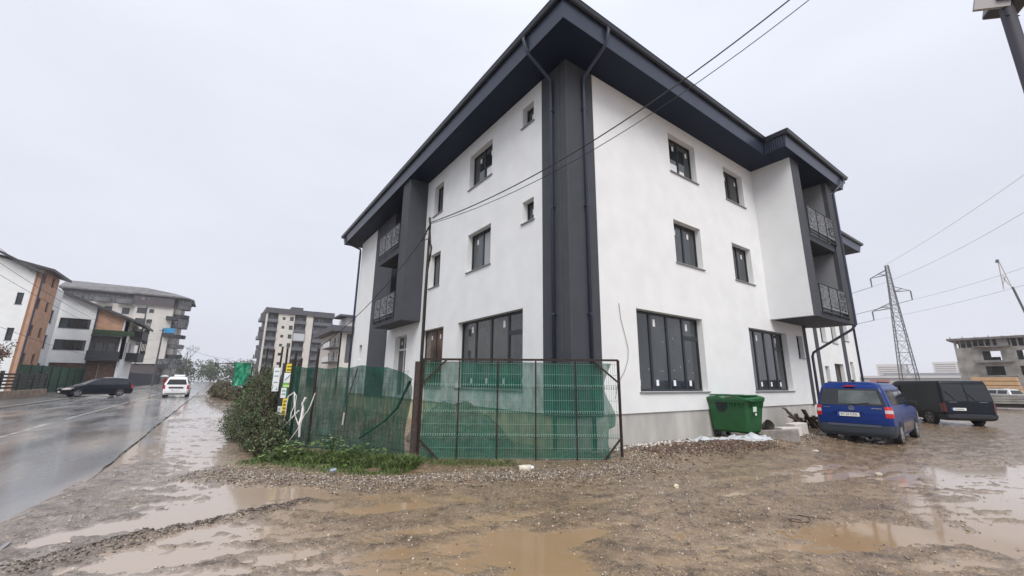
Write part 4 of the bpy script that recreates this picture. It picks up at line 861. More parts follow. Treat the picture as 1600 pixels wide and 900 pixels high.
# ------------------------------------------------------------------ loose stones
def stones(name, n, sampler, smin, smax, seed, mats, zoff=0.0):
    r = np.random.default_rng(seed); pts = sampler(r, n); x, y = pts[:, 0], pts[:, 1]; z = height(x, y)+zoff
    s = smin*(smax/smin)**(r.random(n)**1.8); base = np.array([[1, 0, 0], [0, 1, 0], [-1, 0, 0], [0, -1, 0], [0, 0, .7], [0, 0, -.5]])
    V = base[None]*(.6+.6*r.random((n, 6, 1)))*s[:, None, None]; an = r.random(n)*6.28; c, sn = np.cos(an), np.sin(an)
    st = .7+.6*r.random((n, 1)); V[:, :, 0] *= st
    X_ = V[:, :, 0]*c[:, None]-V[:, :, 1]*sn[:, None]; Y_ = V[:, :, 0]*sn[:, None]+V[:, :, 1]*c[:, None]; tl = r.normal(size=(n, 1))*.3
    Vv = np.stack([X_+x[:, None], Y_+y[:, None], V[:, :, 2]+X_*tl+z[:, None]+s[:, None]*.2], -1).reshape(-1, 3)
    T = np.array([[0, 1, 4], [1, 2, 4], [2, 3, 4], [3, 0, 4], [1, 0, 5], [2, 1, 5], [3, 2, 5], [0, 3, 5]]); Fc = (T[None]+(np.arange(n)*6)[:, None, None]).reshape(-1, 3)
    me = bpy.data.meshes.new(name); me.vertices.add(len(Vv)); me.vertices.foreach_set('co', Vv.ravel()); nf = len(Fc)
    me.loops.add(nf*3); me.loops.foreach_set('vertex_index', Fc.ravel().astype(np.int32)); me.polygons.add(nf); me.polygons.foreach_set('loop_start', (np.arange(nf)*3).astype(np.int32)); me.polygons.foreach_set('loop_total', np.full(nf, 3, dtype=np.int32))
    for m in mats: me.materials.append(m)
    mi = r.choice(len(mats), n, p=[.34, .30, .22, .14][:len(mats)] if len(mats) == 4 else None); me.polygons.foreach_set('material_index', np.repeat(mi, 8).astype(np.int32))
    me.update(calc_edges=True); o = bpy.data.objects.new(name, me); COL.objects.link(o); return tag(o, kind='stuff')
SM = [mat('stone_tan', (.29, .215, .15), .4), mat('stone_grey', (.22, .19, .165), .35), mat('stone_dark', (.08, .06, .045), .3), mat('stone_pale', (.50, .45, .38), .5)]
def along(P, sd):
    def f_(r, n):
        L_ = [math.hypot(b[0]-a[0], b[1]-a[1]) for a, b in zip(P[:-1], P[1:])]; k = r.choice(len(L_), n, p=np.array(L_)/sum(L_)); t = r.random(n)[:, None]; P_ = np.array(P)
        return P_[k]*(1-t)+P_[k+1]*t+r.normal(size=(n, 2))*sd
    return f_
stones('gravel', 17000, along(BANK, .27), .006, .028, 1, SM)
stones('gravel', 9000, along(WBANK[:4], .42), .007, .040, 2, SM)
stones('gravel', 1800, along(LRIDGE, .10), .006, .022, 3, [SM[1], SM[2]])
def scat(r, n):
    q = r.random(n)**1.5*17+1.6; a = R(35)+R(62)*(2*r.random(n)-1); p = np.stack([CAM.x+q*np.sin(a), CAM.y+q*np.cos(a)], -1)
    bad = (p[:, 0] < -8.7) | ((p[:, 0] > -.2) & (p[:, 1] > -.1)); p[bad] = [(-2+i*.0007, -3-i*.0003) for i in range(int(bad.sum()))]; p[bad] += r.normal(size=(int(bad.sum()), 2))*1.8; return p
stones('gravel', 24000, scat, .003, .017, 4, SM)
stones('gravel', 3200, scat, .009, .026, 14, [SM[0], SM[3], SM[1]])
RED = mat('red_brown_soil', (.095, .045, .028), .7, noise=.4, nscale=8)
stones('soil_clods', 5200, along([(1.2, -.6), (3.5, -1.2), (5.5, -1.6)], .32), .012, .05, 6, [RED, SM[2], mat('brown_clod', (.13, .08, .05), .6)])
stones('rubble', 1300, along([(.5, -.35), (2.2, -.3), (4.2, -.4), (5.0, -.5)], .16), .018, .07, 7, [SM[3], SM[1], mat('white_chip', (.6, .58, .56), .6)])
# larger pale stones lying apart
def rock(loc, s, label, m, seed):
    r = random.Random(seed); bm = bmesh.new(); bmesh.ops.create_icosphere(bm, subdivisions=2, radius=1)
    for v in bm.verts: v.co *= 1+r.uniform(-.18, .18); v.co.x *= s[0]; v.co.y *= s[1]; v.co.z *= s[2]
    me = bpy.data.meshes.new('stone'); bm.to_mesh(me); bm.free(); me.materials.append(m); o = bpy.data.objects.new('stone', me); COL.objects.link(o); o.location = loc; o.rotation_euler = (0, 0, r.uniform(0, 3)); return tag(o, label, 'stone')
rock((-.55, -3.0, .03), (.06, .045, .035), 'small cream stone alone on the brown lane', mat('cream_stone', (.6, .52, .36), .6), 1)
rock((3.6, -4.6, .03), (.07, .05, .04), 'pale stone on the lane in front of the blue van', SM[3], 2)
rock((5.6, -2.9, .05), (.08, .06, .05), 'pale rounded stone below the white blocks', mat('white_stone', (.55, .53, .5), .6), 3)
# soil mound behind the gate
def mound(name, c, rx, ry, h, m, label, cat, seed=3):
    n = 46; V = []; F_ = []; xs = np.linspace(-1.25, 1.25, n); X_, Y_ = np.meshgrid(xs, xs); rr = np.hypot(X_, Y_); Z_ = h*np.clip(1-rr, 0, 1)**.8*(1+.9*fbm(X_*3+seed, Y_*3, seed, 5))-.08*(rr > 1)
    mb = MB(); mb.v = [(float(a*rx), float(b*ry), float(z)) for a, b, z in zip(X_.ravel(), Y_.ravel(), Z_.ravel())]
    for i in range(n-1):
        for j in range(n-1): mb.f.append((i*n+j, i*n+j+1, (i+1)*n+j+1, (i+1)*n+j)); mb.m.append(0)
    o = mb.build(name, m, None, loc=c); return tag(o, label, cat)
mound('soil_mound', (-1.35, 3.2, .03), 1.3, 2.1, 1.30, mat('dug_soil', (.12, .105, .08), .9, noise=.5, nscale=5, bump=.8, bscale=18), 'rough dark soil heap seen through the green gate netting', 'soil heap')

# ------------------------------------------------------------------ gate, netting fence, pole
def net_mat(name, col, f0, sc_=(1, 1, 1)):
    m = bpy.data.materials.new(name); m.use_nodes = True; t = m.node_tree; L = t.links; b = t.nodes['Principled BSDF']; out = t.nodes['Material Output']
    b.inputs['Roughness'].default_value = .6
    co = t.nodes.new('ShaderNodeTexCoord').outputs['Object']
    n = t.nodes.new('ShaderNodeTexNoise'); n.inputs['Scale'].default_value = 2.2; n.inputs['Detail'].default_value = 5; L.new(co, n.inputs['Vector'])
    r = t.nodes.new('ShaderNodeValToRGB'); r.color_ramp.elements[0].position = .3; r.color_ramp.elements[1].position = .7; r.color_ramp.elements[0].color = (*[c*.75 for c in col], 1); r.color_ramp.elements[1].color = (*[c*1.25 for c in col], 1); L.new(n.outputs['Fac'], r.inputs[0]); L.new(r.outputs[0], b.inputs['Base Color'])
    tr = t.nodes.new('ShaderNodeBsdfTransparent'); tl = t.nodes.new('ShaderNodeBsdfTranslucent'); L.new(r.outputs[0], tl.inputs[0])
    a = t.nodes.new('ShaderNodeMixShader'); a.inputs[0].default_value = .35; L.new(b.outputs[0], a.inputs[1]); L.new(tl.outputs[0], a.inputs[2])
    mpz = t.nodes.new('ShaderNodeMapping'); mpz.inputs['Scale'].default_value = (2.2, 2.2, .7); mpz.inputs['Rotation'].default_value = (.5, .3, 0); L.new(co, mpz.inputs[0]); n2 = t.nodes.new('ShaderNodeTexNoise'); n2.inputs['Scale'].default_value = 4; n2.inputs['Detail'].default_value = 6; L.new(mpz.outputs[0], n2.inputs['Vector'])
    mr_ = t.nodes.new('ShaderNodeMapRange'); mr_.inputs['From Min'].default_value = .3; mr_.inputs['From Max'].default_value = .7; mr_.inputs['To Min'].default_value = f0-.12; mr_.inputs['To Max'].default_value = f0+.12; L.new(n2.outputs['Fac'], mr_.inputs['Value'])
    x_ = t.nodes.new('ShaderNodeMixShader'); L.new(mr_.outputs[0], x_.inputs[0]); L.new(tr.outputs[0], x_.inputs[1]); L.new(a.outputs[0], x_.inputs[2]); L.new(x_.outputs[0], out.inputs[0]); return m
NET = net_mat('green_shade_net', (.005, .13, .085), .70); NETD = net_mat('dark_green_shade_net', (.004, .085, .056), .80)
G = empty('mesh_gate', (-3.42, 1.17, 0), 'black steel gate panel with white welded mesh and torn green shade net', 'gate')
gd = Vector((3.65, -2.4, 0)); GL = gd.length; gd.normalize(); gn = Vector((gd.y, -gd.x, 0)); gn = gn if gn.y < 0 else -gn
fg = Fr((0, 0, 0), gd, gn); Z0, Z1 = .07, 2.15
mb = MB()
for a, b in (((0.06, Z0), (GL, Z0-.02)), ((.06, Z1), (GL, Z1+.03)), ((0.06, Z0), (.06, Z1)), ((GL, Z0-.04), (GL, Z1+.03))): mb.bar(fg.P(a[0], 0, a[1]), fg.P(b[0], 0, b[1]), .045)
for u in (.86, 1.70, 2.53, 3.41): mb.bar(fg.P(u, .01, Z0), fg.P(u, .01, Z1), .022)
for a, b in (((.06, 1.62), (.58, Z1)), ((GL, 1.68), (GL-.55, Z1)), ((.06, .5), (.5, Z0)), ((GL, .55), (GL-.4, Z0))): mb.bar(fg.P(a[0], .015, a[1]), fg.P(b[0], .015, b[1]), .035)
mb.build('frame', RUST, G)
mb = MB(); u = .1
WW = mat('pale_mesh_wire', (.17, .27, .23), .5)
while u < GL-.05:
    mb.bar(fg.P(u, -.03, Z0+.02), fg.P(u, -.03, Z1-.02), .0038); u += .05
for z in (.12, .32, .52, .60, .8, 1.0, 1.08, 1.3, 1.55, 1.63, 1.85, 2.08): mb.bar(fg.P(.08, -.025, z), fg.P(GL-.03, -.025, z), .006)
for zc in (.56, 1.04, 1.59):
    u = .1
    while u < GL-.05: mb.bar(fg.P(u, -.02, zc-.04), fg.P(u, .02, zc), .009); mb.bar(fg.P(u, .02, zc), fg.P(u, -.02, zc+.04), .009); u += .05
mb.build('welded_mesh', WW, G)
mb = MB(); nu, nz = 60, 30
def gedge(t): return GL-.1-.20*(math.sin(max(0, (t-.35))*4.6)**2 if .3 < t < .98 else 0)-.06*math.sin(t*9)-(.12 if t < .32 else 0)
idx = {}
for i in range(nu+1):
    for j in range(nz+1):
        t = j/nz; um = gedge(t); u = .1+(um-.1)*i/nu; z = Z0+.03+(Z1-Z0-.07)*t; idx[i, j] = len(mb.v)
        mb.v.append(tuple(fg.P(u, -.06+.02*math.sin(u*5+t*3)+.012*math.sin(u*17+t*8), z)))
for i in range(nu):
    for j in range(nz): mb.f.append((idx[i, j], idx[i+1, j], idx[i+1, j+1], idx[i, j+1])); mb.m.append(0)
mb.build('shade_net', NET, G, smooth=True)
# street fence: posts + wire mesh + net
P0 = Vector((-3.52, 1.34, 0)); P1 = Vector((-5.45, 4.62, 0)); fd = P1-P0; FLn = fd.length; fd.normalize(); fn = Vector((-fd.y, fd.x, 0)); fn = fn if fn.x < 0 else -fn
NF = empty('netting_fence', P0, 'sagging dark green shade net on wire mesh between the gate pole and the signs', 'fence')
f = Fr((0, 0, 0), fd, fn)
mb = MB(); nu, nz = 70, 26; idx = {}
def ntop(u): t = u/FLn; return 1.86+.16*min(1, t*3)-.14*math.exp(-(t/.05)**2)+.03*math.sin(t*7)
def nbot(u): t = u/FLn; return .06+.05*math.sin(t*3.1)
for i in range(nu+1):
    for j in range(nz+1):
        u = .05+(FLn-.05)*i/nu; t = j/nz; z = nbot(u)+(ntop(u)-nbot(u)-.035*abs(math.sin(u*4.2)))*t
        fold = .05*math.exp(-((z-(.35+1.35*math.exp(-u/1.0)))/.06)**2)
        idx[i, j] = len(mb.v); mb.v.append(tuple(f.P(u+.06*math.sin(t*6)*(i < 4), -.03+.035*math.sin(u*3+t*4)+.02*math.sin(u*9-t*7)+.05*float(fbm(np.array([u*2.2+t*1.5]), np.array([t*3.0-u*.8]), 201, 4)[0])+fold, z)))
for i in range(nu):
    for j in range(nz): mb.f.append((idx[i, j], idx[i+1, j], idx[i+1, j+1], idx[i, j+1])); mb.m.append(0)
mb.build('shade_net', NETD, NF, smooth=True)
mb = MB(); u = .1
while u < FLn: mb.bar(f.P(u, .03, .1), f.P(u, .03, 1.92), .005); u += .1
for k in range(14): mb.bar(f.P(.05, .03, .12+k*.135), f.P(FLn, .03, .14+k*.138), .005)
mb.build('wire_mesh', BLACKM, NF)
MB().tube([f.P(.0, .06, 1.68), f.P(.12, .07, 1.45), f.P(.3, .07, 1.1), f.P(.62, .07, .82), f.P(.95, .07, .62), f.P(1.3, .07, .42)], [.035, .03, .028, .025, .02, .015], 7).build('rope_fold', NETD, NF, smooth=True)
MB().tube([f.P(1.55, .05, 1.95), f.P(1.75, .06, 1.3), f.P(1.78, .07, .7)], .012, 6).build('hanging_cord', BLACKM, NF)
mb = MB(); mb.bar(f.P(1.80, .08, .95), f.P(1.82, .08, .68), .035, .01); mb.build('white_strip', mat('white_ribbon', (.75, .72, .70), .7), NF)
for u, h in ((2.95, 2.45), (FLn, 2.2)): MB().tube([f.P(u, .0, 0), f.P(u, .0, h)], .03, 8).build('post', RUST, NF)
RB = MATS['white_ribbon']
rib = [[(-5.41, 4.54, .69), (-5.4, 4.52, .96), (-5.39, 4.49, 1.27), (-5.29, 4.33, 1.38), (-5.24, 4.26, 1.29), (-5.23, 4.24, .85), (-5.12, 4.06, .56)], [(-5.29, 4.35, .61), (-5.29, 4.33, .89), (-5.25, 4.28, 1.04), (-5.28, 4.31, 1.36)],
       [(-5.75, 5.0, .45), (-5.59, 4.75, .37), (-5.39, 4.45, .55), (-5.16, 4.08, .95)], [(-4.9, 3.71, 1.37), (-4.96, 3.79, 1.06), (-5.04, 3.93, .86), (-5.12, 4.06, .53), (-5.28, 4.28, .21), (-5.46, 4.5, .05)], [(-5.05, 3.95, 1.26), (-5.1, 4.0, 1.12), (-5.07, 4.0, .95), (-5.1, 3.99, .67), (-5.08, 3.99, .35)]]
mb = MB()
for j, pts in enumerate(rib):
    p = [Vector(q)-Vector((.853, .522, 0))*(.12+.01*j) for q in pts]; d_ = []
    for a, b in zip(p[:-1], p[1:]): d_ += [a, a.lerp(b, .5)+Vector((random.uniform(-.015, .015), 0, random.uniform(-.02, .01)))]
    d_.append(p[-1]); mb.tube(d_, [random.uniform(.009, .020) for _ in d_] if j < 4 else [random.uniform(.02, .045) for _ in d_], 5)
tag(mb.build('ribbon', RB), 'torn white plastic ribbon tangled on the netting by the signs', 'ribbon')
# pole
PO = empty('cable_pole', (-3.4, 1.22, 0), 'thin rusty pole with coiled cable standing where gate and netting meet', 'pole')
MB().tube([(-.05, -.02, 0), (-.04, 0, 2.1)], .075, 10).build('base_post', RUST, PO, smooth=True)
MB().tube([(.02, 0, 0), (.02, 0, 3.6), (.03, -.01, 5.38)], [.04, .036, .024], 10).build('shaft', RUST, PO, smooth=True)
MB().tube([(-.07, -.06, .1), (-.02, -.07, 2.5), (.0, -.05, 4.0), (.07, -.06, 4.6), (.02, -.05, 5.2)], .014, 6).build('cable', CABLE, PO, smooth=True)
cp = [Vector((.02, -.05, 5.3)), Vector((-.1, -.06, 5.05)), Vector((-.16, -.05, 4.85)), Vector((.0, -.06, 4.95)), Vector((.08, -.05, 4.75)), Vector((.05, -.05, 4.4))]
MB().tube(cp, .022, 7).build('cable_coil', CABLE, PO, smooth=True)
MB().tube([(.02, 0, 5.38), (.02, 0, 5.5)], .03, 8).build('insulator', BLACKM, PO)
def wire(name, S, E, sag, r_, label, group=None, m=None, n=28, cat='cable'):
    S = Vector(S); E = Vector(E); pts = [S+(E-S)*(i/n)-Vector((0, 0, 4*sag*(i/n)*(1-i/n))) for i in range(n+1)]
    return tag(MB().tube(pts, r_, 5).build(name, m or CABLE, None, smooth=True), label, cat, group)
wire('overhead_cable', (-3.38, 1.2, 5.36), (.3, -7.9, 8.9), .72, .0115, 'thicker upper black cable from the pole top across the corner pier')
wire('overhead_cable', (-3.38, 1.2, 5.33), (.2, -7.95, 8.55), .78, .007, 'thinner lower cable from the pole top across the corner pier')
wire('overhead_cable', (-3.42, 1.25, 5.1), (-5.06, 3.92, 2.45), .28, .008, 'thin cable dropping left from the pole past the street balcony')
# utility pole on the right, top seen only
UP = empty('utility_pole', (-1.05, -7.5, 0), 'dark twin utility pole with a lamp box, cropped at the top right corner', 'pole')
MB().tube([(.0, .0, 0), (0, 0, 6.2)], .052, 12).build('shaft', mat('dark_timber', (.022, .02, .03), .6), UP, smooth=True)
MB().tube([(.42, -.34, 0), (.22, -.17, 6.2)], .05, 12).build('strut', MATS['dark_timber'], UP, smooth=True)
mb = MB(); mb.rbox((.09, -.045, 5.62), (.30, .26, .34), Matrix.Rotation(.5, 3, 'Z')@Matrix.Rotation(.25, 3, 'X')); bevel(mb.build('box', mat('dark_box', (.03, .035, .05), .3), UP), .02)
mb = MB(); mb.rbox((-.07, .05, 5.60), (.03, .26, .36), Matrix.Rotation(.5, 3, 'Z')@Matrix.Rotation(.25, 3, 'X')); mb.build('box_cover', mat('grey_cover', (.33, .31, .31), .6), UP)
MB().tube([(-.07, .02, 5.30), (0, -.06, 5.27), (.08, 0, 5.33)], .006, 5).build('binding_wire', CABLE, UP)

# signs on the fence post
SG = empty('sign_board', (-5.56, 4.78, 0), 'narrow stack of yellow, white and green notices on the fence post', 'sign')
YEL = mat('yellow_sign', (.75, .58, .04), .5); GRN = mat('green_sign', (.16, .42, .08), .5); DGN = mat('dark_green_sign', (.01, .11, .07), .5); WSG = mat('white_sign', (.68, .72, .72), .5); INK = mat('ink_brown', (.10, .07, .02), .6)
f = Fr((0, 0, 0), Vector((.76, -.65, 0)).normalized(), Vector((-.65, -.76, 0)).normalized())
mb = MB(); f.box(mb, -.14, .21, -.05, -.02, .2, 2.1); mb.build('back_board', BALC, SG)
def board(u0, u1, z0, z1, m, ink=0, im=INK):
    mb = MB(); f.box(mb, u0, u1, -.02, 0, z0, z1); o = mb.build('notice', m, SG)
    if ink:
        k = MB(); n_ = max(1, int((z1-z0)/.09)); rr = random.Random(int(z0*100))
        for i in range(n_):
            z = z1-.05-i*.085; u = u0+.03
            while u < u1-.05: l = rr.uniform(.02, .06); f.box(k, u, min(u+l, u1-.02), 0, .003, z-.045, z); u += l+.012
        k.build('print', im, o)
board(-.02, .18, 1.87, 2.08, YEL, 1); board(-.05, .17, 1.60, 1.85, WSG, 0); board(-.06, .16, 1.48, 1.59, GRN, 1, mat('ink_pale', (.6, .7, .3), .5)); board(-.08, .06, 1.22, 1.47, WSG, 1, mat('ink_grey', (.25, .28, .3), .5)); board(.062, .16, 1.22, 1.47, DGN)
board(.0, .15, .80, 1.21, YEL, 1); board(-.11, -.002, 1.02, 1.21, BALC); board(-.11, -.002, .80, 1.018, WSG, 1, MATS['ink_grey'])
mb = MB(); k_ = [f.P(-.02, .004, 1.66), f.P(.12, .004, 1.80)]; mb.bar(k_[0], k_[1], .035, .003); mb.build('print', mat('teal_ink', (.05, .3, .3), .5), SG)
SG2 = empty('hanging_sign', (-5.72, 5.02, 0), 'small white faded notice hanging left of the yellow notices', 'sign')
mb = MB(); f.box(mb, -.12, .06, -.01, .01, 1.38, 1.98); mb.build('notice', WSG, SG2)
mb = MB()
for z in (1.9, 1.78, 1.62): f.box(mb, -.09, .03, .011, .013, z-.03, z)
mb.build('print', MATS['ink_grey'], SG2)
# thin posts beyond
for i, (x, y, h) in enumerate(((-5.1, 8.8, 2.75), (-5.15, 10.4, 2.9), (-5.0, 7.6, 2.55), (-5.2, 12.5, 2.9), (-5.05, 6.4, 2.3), (-5.25, 15, 3.1))):
    lb = ['thin rusty fence post, second behind the signs', 'tall thin fence post beyond the green bush', 'thin rusty fence post just right of the signs', 'thin fence post fourth along the street fence', 'short fence post nearest behind the signs', 'farthest thin fence post along the street fence'][i]
    o = MB().tube([(0, 0, 0), (random.uniform(-.05, .05), 0, h)], .035, 7).build('fence_post', RUST, None, loc=(x, y, 0)); tag(o, lb, 'post', 'thin posts along the street fence')
NF2 = empty('netting_fence', (-5.3, 5.2, 0), 'farther dark green net stretch running behind the bushes along the street', 'fence')
mb = MB(); n_ = 60
for i in range(n_):
    y0_, y1_ = i*.35, (i+1)*.35; g_ = lambda y: (.05*math.sin(y*2.1), 1.85+.06*math.sin(y*1.3)); a, b = g_(y0_), g_(y1_)
    mb.quad((a[0], y0_, .1), (b[0], y1_, .1), (b[0], y1_, b[1]), (a[0], y0_, a[1]))
mb.build('shade_net', NETD, NF2, smooth=True)
for y in (0, 5, 10, 15, 20.8): MB().tube([(.06, y, 0), (.06, y, 2.1)], .025, 6).build('post', RUST, NF2)
# green tarpaulin on a frame
TP = empty('tarpaulin', (-5.0, 40, 0), 'crumpled bright green tarpaulin hung on a frame beside the road', 'tarpaulin')
mb = MB(); nu, nz = 18, 18; idx = {}
for i in range(nu+1):
    for j in range(nz+1):
        u, t = i/nu, j/nz; q = fbm(np.array([u*5.]), np.array([t*5.]), 77, 3)[0]
        idx[i, j] = len(mb.v); mb.v.append((-.65+1.35*u-.12*t+.04*q, -.1+.55*q, 1.0+2.2*t+.15*u*(1-t)-.08*u))
for i in range(nu):
    for j in range(nz): mb.f.append((idx[i, j], idx[i+1, j], idx[i+1, j+1], idx[i, j+1])); mb.m.append(0)
mb.build('sheet', mat('green_tarp', (.012, .22, .12), .5, noise=.5, nscale=3), TP, smooth=True)
mb = MB(); mb.bar((-.7, .2, 0), (-.7, .2, 3.2), .07); mb.bar((.7, .2, 0), (.7, .2, 3.2), .07); mb.bar((-2.3, .3, 3.05), (.75, .2, 3.1), .06); mb.bar((-2.3, .4, 3.05), (-1.5, .3, 2.3), .05); mb.build('frame', RUST, TP)
mb = MB(); mb.bar((.85, 0, .1), (.8, 0, 2.3), .12, .05); mb.build('white_plank', STICK, TP)

# ------------------------------------------------------------------ waste container
CB = empty('waste_container', (6.35, -.60, .09), 'green four wheeled waste container with flat double lid by the plinth', 'bin', rz=R(-92))
GP = mat('green_plastic', (.012, .090, .026), .42, noise=.12, nscale=4); GPD = mat('green_lid_plastic', (.015, .105, .034), .38, noise=.1, nscale=3)
def ring(x, y, z, c=.08): return [(x-c, -y, z), (x, -y+c, z), (x, y-c, z), (x-c, y, z), (-x+c, y, z), (-x, y-c, z), (-x, -y+c, z), (-x+c, -y, z)]
mb = MB(); prof = [(.50, .34, .18), (.56, .40, .22), (.60, .43, .5), (.64, .47, .9), (.66, .49, 1.08), (.70, .53, 1.09), (.70, .53, 1.15)]
for i, (x, y, z) in enumerate(prof): mb.v += ring(x, y, z)
for i in range(len(prof)-1):
    for k in range(8): mb.f.append((i*8+k, i*8+(k+1) % 8, (i+1)*8+(k+1) % 8, (i+1)*8+k)); mb.m.append(0)
mb.f.append(tuple(range(8))); mb.m.append(0); bevel(mb.build('body', GP, CB), .02, 2)
mb = MB()
for k in range(9): mb.hexa([(.655+.0, -.36+k*.09-.012, .92), (.668, -.36+k*.09-.012, .92), (.668, -.36+k*.09+.012, .92), (.655, -.36+k*.09+.012, .92), (.655, -.36+k*.09-.012, 1.08), (.70, -.36+k*.09-.012, 1.08), (.70, -.36+k*.09+.012, 1.08), (.655, -.36+k*.09+.012, 1.08)])
for k in range(7): mb.box(.1+k*.08, .115+k*.08, -.52, -.49, .95, 1.08)
mb.build('rib', GP, CB)
mb = MB(); N_ = 10   # two lid panels with raised rims, hinge at the back
for s in (-1, 1):
    for k in range(N_):
        def zc(t): return 1.16+.09*math.sin(math.pi*min(1, max(0, t)))**.6
        x0_, x1_ = (.02+.66*k/N_)*s, (.02+.66*(k+1)/N_)*s
        za, zb = zc(k/N_*.9+.08), zc((k+1)/N_*.9+.08)
        mb.hexa([(x0_, -.55, 1.13), (x1_, -.55, 1.13), (x1_, .52, 1.15), (x0_, .52, 1.15), (x0_, -.55, za-.02), (x1_, -.55, zb-.02), (x1_, .52, zb+.03), (x0_, .52, za+.03)])
mb.build('lid', GPD, CB)
mb = MB(); mb.box(-.62, .62, .50, .60, 1.15, 1.22)
for x in (-.55, -.1, .3): mb.box(x, x+.28, -.40, .30, 1.245, 1.29)
bevel(mb.build('lid_rim', GPD, CB), .015)
mb = MB(); mb.box(-.76, -.64, -.35, -.15, 1.08, 1.18); mb.box(-.76, -.64, .15, .35, 1.08, 1.18); mb.box(.64, .77, -.5, -.3, 1.10, 1.15); mb.box(-.84, -.72, -.5, .45, 1.13, 1.2); bevel(mb.build('handle', GP, CB), .01)
mb = MB(); pts = [(x+.1, z) for x, z in [(-.42, 1.06), (-.40, .88), (-.34, .8), (-.24, .77), (-.14, .8), (-.09, .88), (-.07, 1.06)]]
mb.quad(*[(x, -.497+(1.0-z)*.09-.012, z) for x, z in pts]); mb.build('recess', mat('recess_shade', (.006, .012, .012), .7), CB)  # flat near-black face, shade of the moulded recess put into its colour
mb = MB(); mb.box(-.66, .66, -.525, -.50, 1.06, 1.1); mb.build('front_rim', GP, CB)
mb = MB(); mb.hexa([(.655, -.22, .80), (.663, -.22, .80), (.663, -.02, .80), (.655, -.02, .80), (.67, -.22, .95), (.676, -.22, .95), (.676, -.02, .95), (.67, -.02, .95)]); mb.build('sticker', mat('pale_green_label', (.6, .72, .6), .5), CB)
mb = MB(); mb.hexa([(.645, -.2, .70), (.655, -.2, .70), (.655, -.12, .70), (.645, -.12, .70), (.654, -.2, .76), (.66, -.2, .76), (.66, -.12, .76), (.654, -.12, .76)]); mb.build('sticker', BALC, CB)
mb = MB(); mb.hexa([(.645, -.1, .70), (.655, -.1, .70), (.655, -.02, .70), (.645, -.02, .70), (.654, -.1, .76), (.66, -.1, .76), (.66, -.02, .76), (.654, -.02, .76)]); mb.build('sticker', STICK, CB)
for x in (-.45, .45):
    for y in (-.28, .28):
        wm_ = MB(); wm_.tube([(x-.03, y, .10), (x+.03, y, .10)], .095, 14); w_ = wm_.build('wheel', BLACK, CB, smooth=False)
        k = MB(); k.box(x-.05, x-.035, y-.03, y+.03, .08, .2); k.box(x+.035, x+.05, y-.03, y+.03, .08, .2); k.build('fork', GALV, w_)
# rubbish round the container
tarp_m = mat('white_plastic_sheet', (.46, .48, .50), .35, noise=.15, nscale=6, bump=.6, bscale=14)
mb = MB(); nu, nz = 90, 26; idx = {}
for i in range(nu+1):
    for j in range(nz+1):
        u, t = i/nu*2.7, (j/nz-.5)*(.62+.2*math.sin(i*.13)); q = fbm(np.array([u*3.5]), np.array([t*5.]), 61, 4)[0]; q2 = fbm(np.array([u*9]), np.array([t*11.]), 63, 3)[0]
        x = 4.0+u*.78+.1*q2; y = -.55-u*.36+t+.15*q; zb = float(height(np.array([x]), np.array([y]))[0]); idx[i, j] = len(mb.v); mb.v.append((x, y, zb+max(-.01, .05+.26*q+.12*q2)*(1-(abs(j/nz-.5)*2)**3)+.008))
for i in range(nu):
    for j in range(nz): mb.f.append((idx[i, j], idx[i+1, j], idx[i+1, j+1], idx[i, j+1])); mb.m.append(0)
tag(mb.build('plastic_sheet', tarp_m, None, smooth=True), 'crumpled white plastic sheet lying in the mud before the green container', 'plastic sheet')
AAC = mat('aerated_concrete', (.55, .52, .49), .85, noise=.08, nscale=6, bump=.3, bscale=40); AACD = mat('weathered_block', (.27, .245, .225), .85, noise=.2, nscale=5, bump=.4, bscale=30)
def block(loc, size, rz, ry, m, label):
    mb = MB(); mb.rbox((0, 0, size[2]/2), size, Matrix.Rotation(ry, 3, 'Y')); o = bevel(mb.build('concrete_block', m, None, loc=loc), .012); o.rotation_euler = (0, 0, rz); return tag(o, label, 'block', 'pale building blocks beside the container')
block((6.7, -1.68, .06), (.90, .24, .34), R(-74), R(-6), AACD, 'grey weathered concrete block leaning nearest the container')
block((7.55, -1.55, .06), (.75, .28, .36), R(-22), 0, AAC, 'white aerated concrete block in the middle of the three')
block((8.35, -1.5, .08), (.6, .3, .42), R(-12), R(-3), AAC, 'short white aerated concrete block on the right of the three')
mb = MB(); prof = [(.0, .0), (.10, .0), (.13, .02), (.17, .28), (.175, .3)]
for r_, z in prof[1:]: pass
bk = MB()
for k in range(16):
    a0, a1 = 2*math.pi*k/16, 2*math.pi*(k+1)/16
    for (ra, za), (rb, zb) in zip(prof[:-1], prof[1:]): bk.quad((ra*math.cos(a0), ra*math.sin(a0), za), (ra*math.cos(a1), ra*math.sin(a1), za), (rb*math.cos(a1), rb*math.sin(a1), zb), (rb*math.cos(a0), rb*math.sin(a0), zb))
bk = bk.build('bucket', mat('muddy_grey_bucket', (.11, .10, .095), .6), None, smooth=True, loc=(7.75, -.75, .30)); bk.rotation_euler = (R(62), R(10), R(-25)); tag(bk, 'dark grey tipped bucket resting on the blocks', 'bucket')
WD = [mat('old_plank', (.13, .095, .075), .7, noise=.3, nscale=8), mat('grey_plank', (.22, .19, .17), .7, noise=.3, nscale=8), mat('dark_plank', (.06, .04, .03), .7)]
rr = random.Random(4)
SZ = ['long', 'short', 'narrow', 'wide']; PLC = ['resting highest on the scrap pile', 'at the left edge of the scrap pile', 'across the front of the scrap pile', 'lowest at the right of the scrap pile', 'in the middle of the scrap pile', 'behind the others against the plinth']
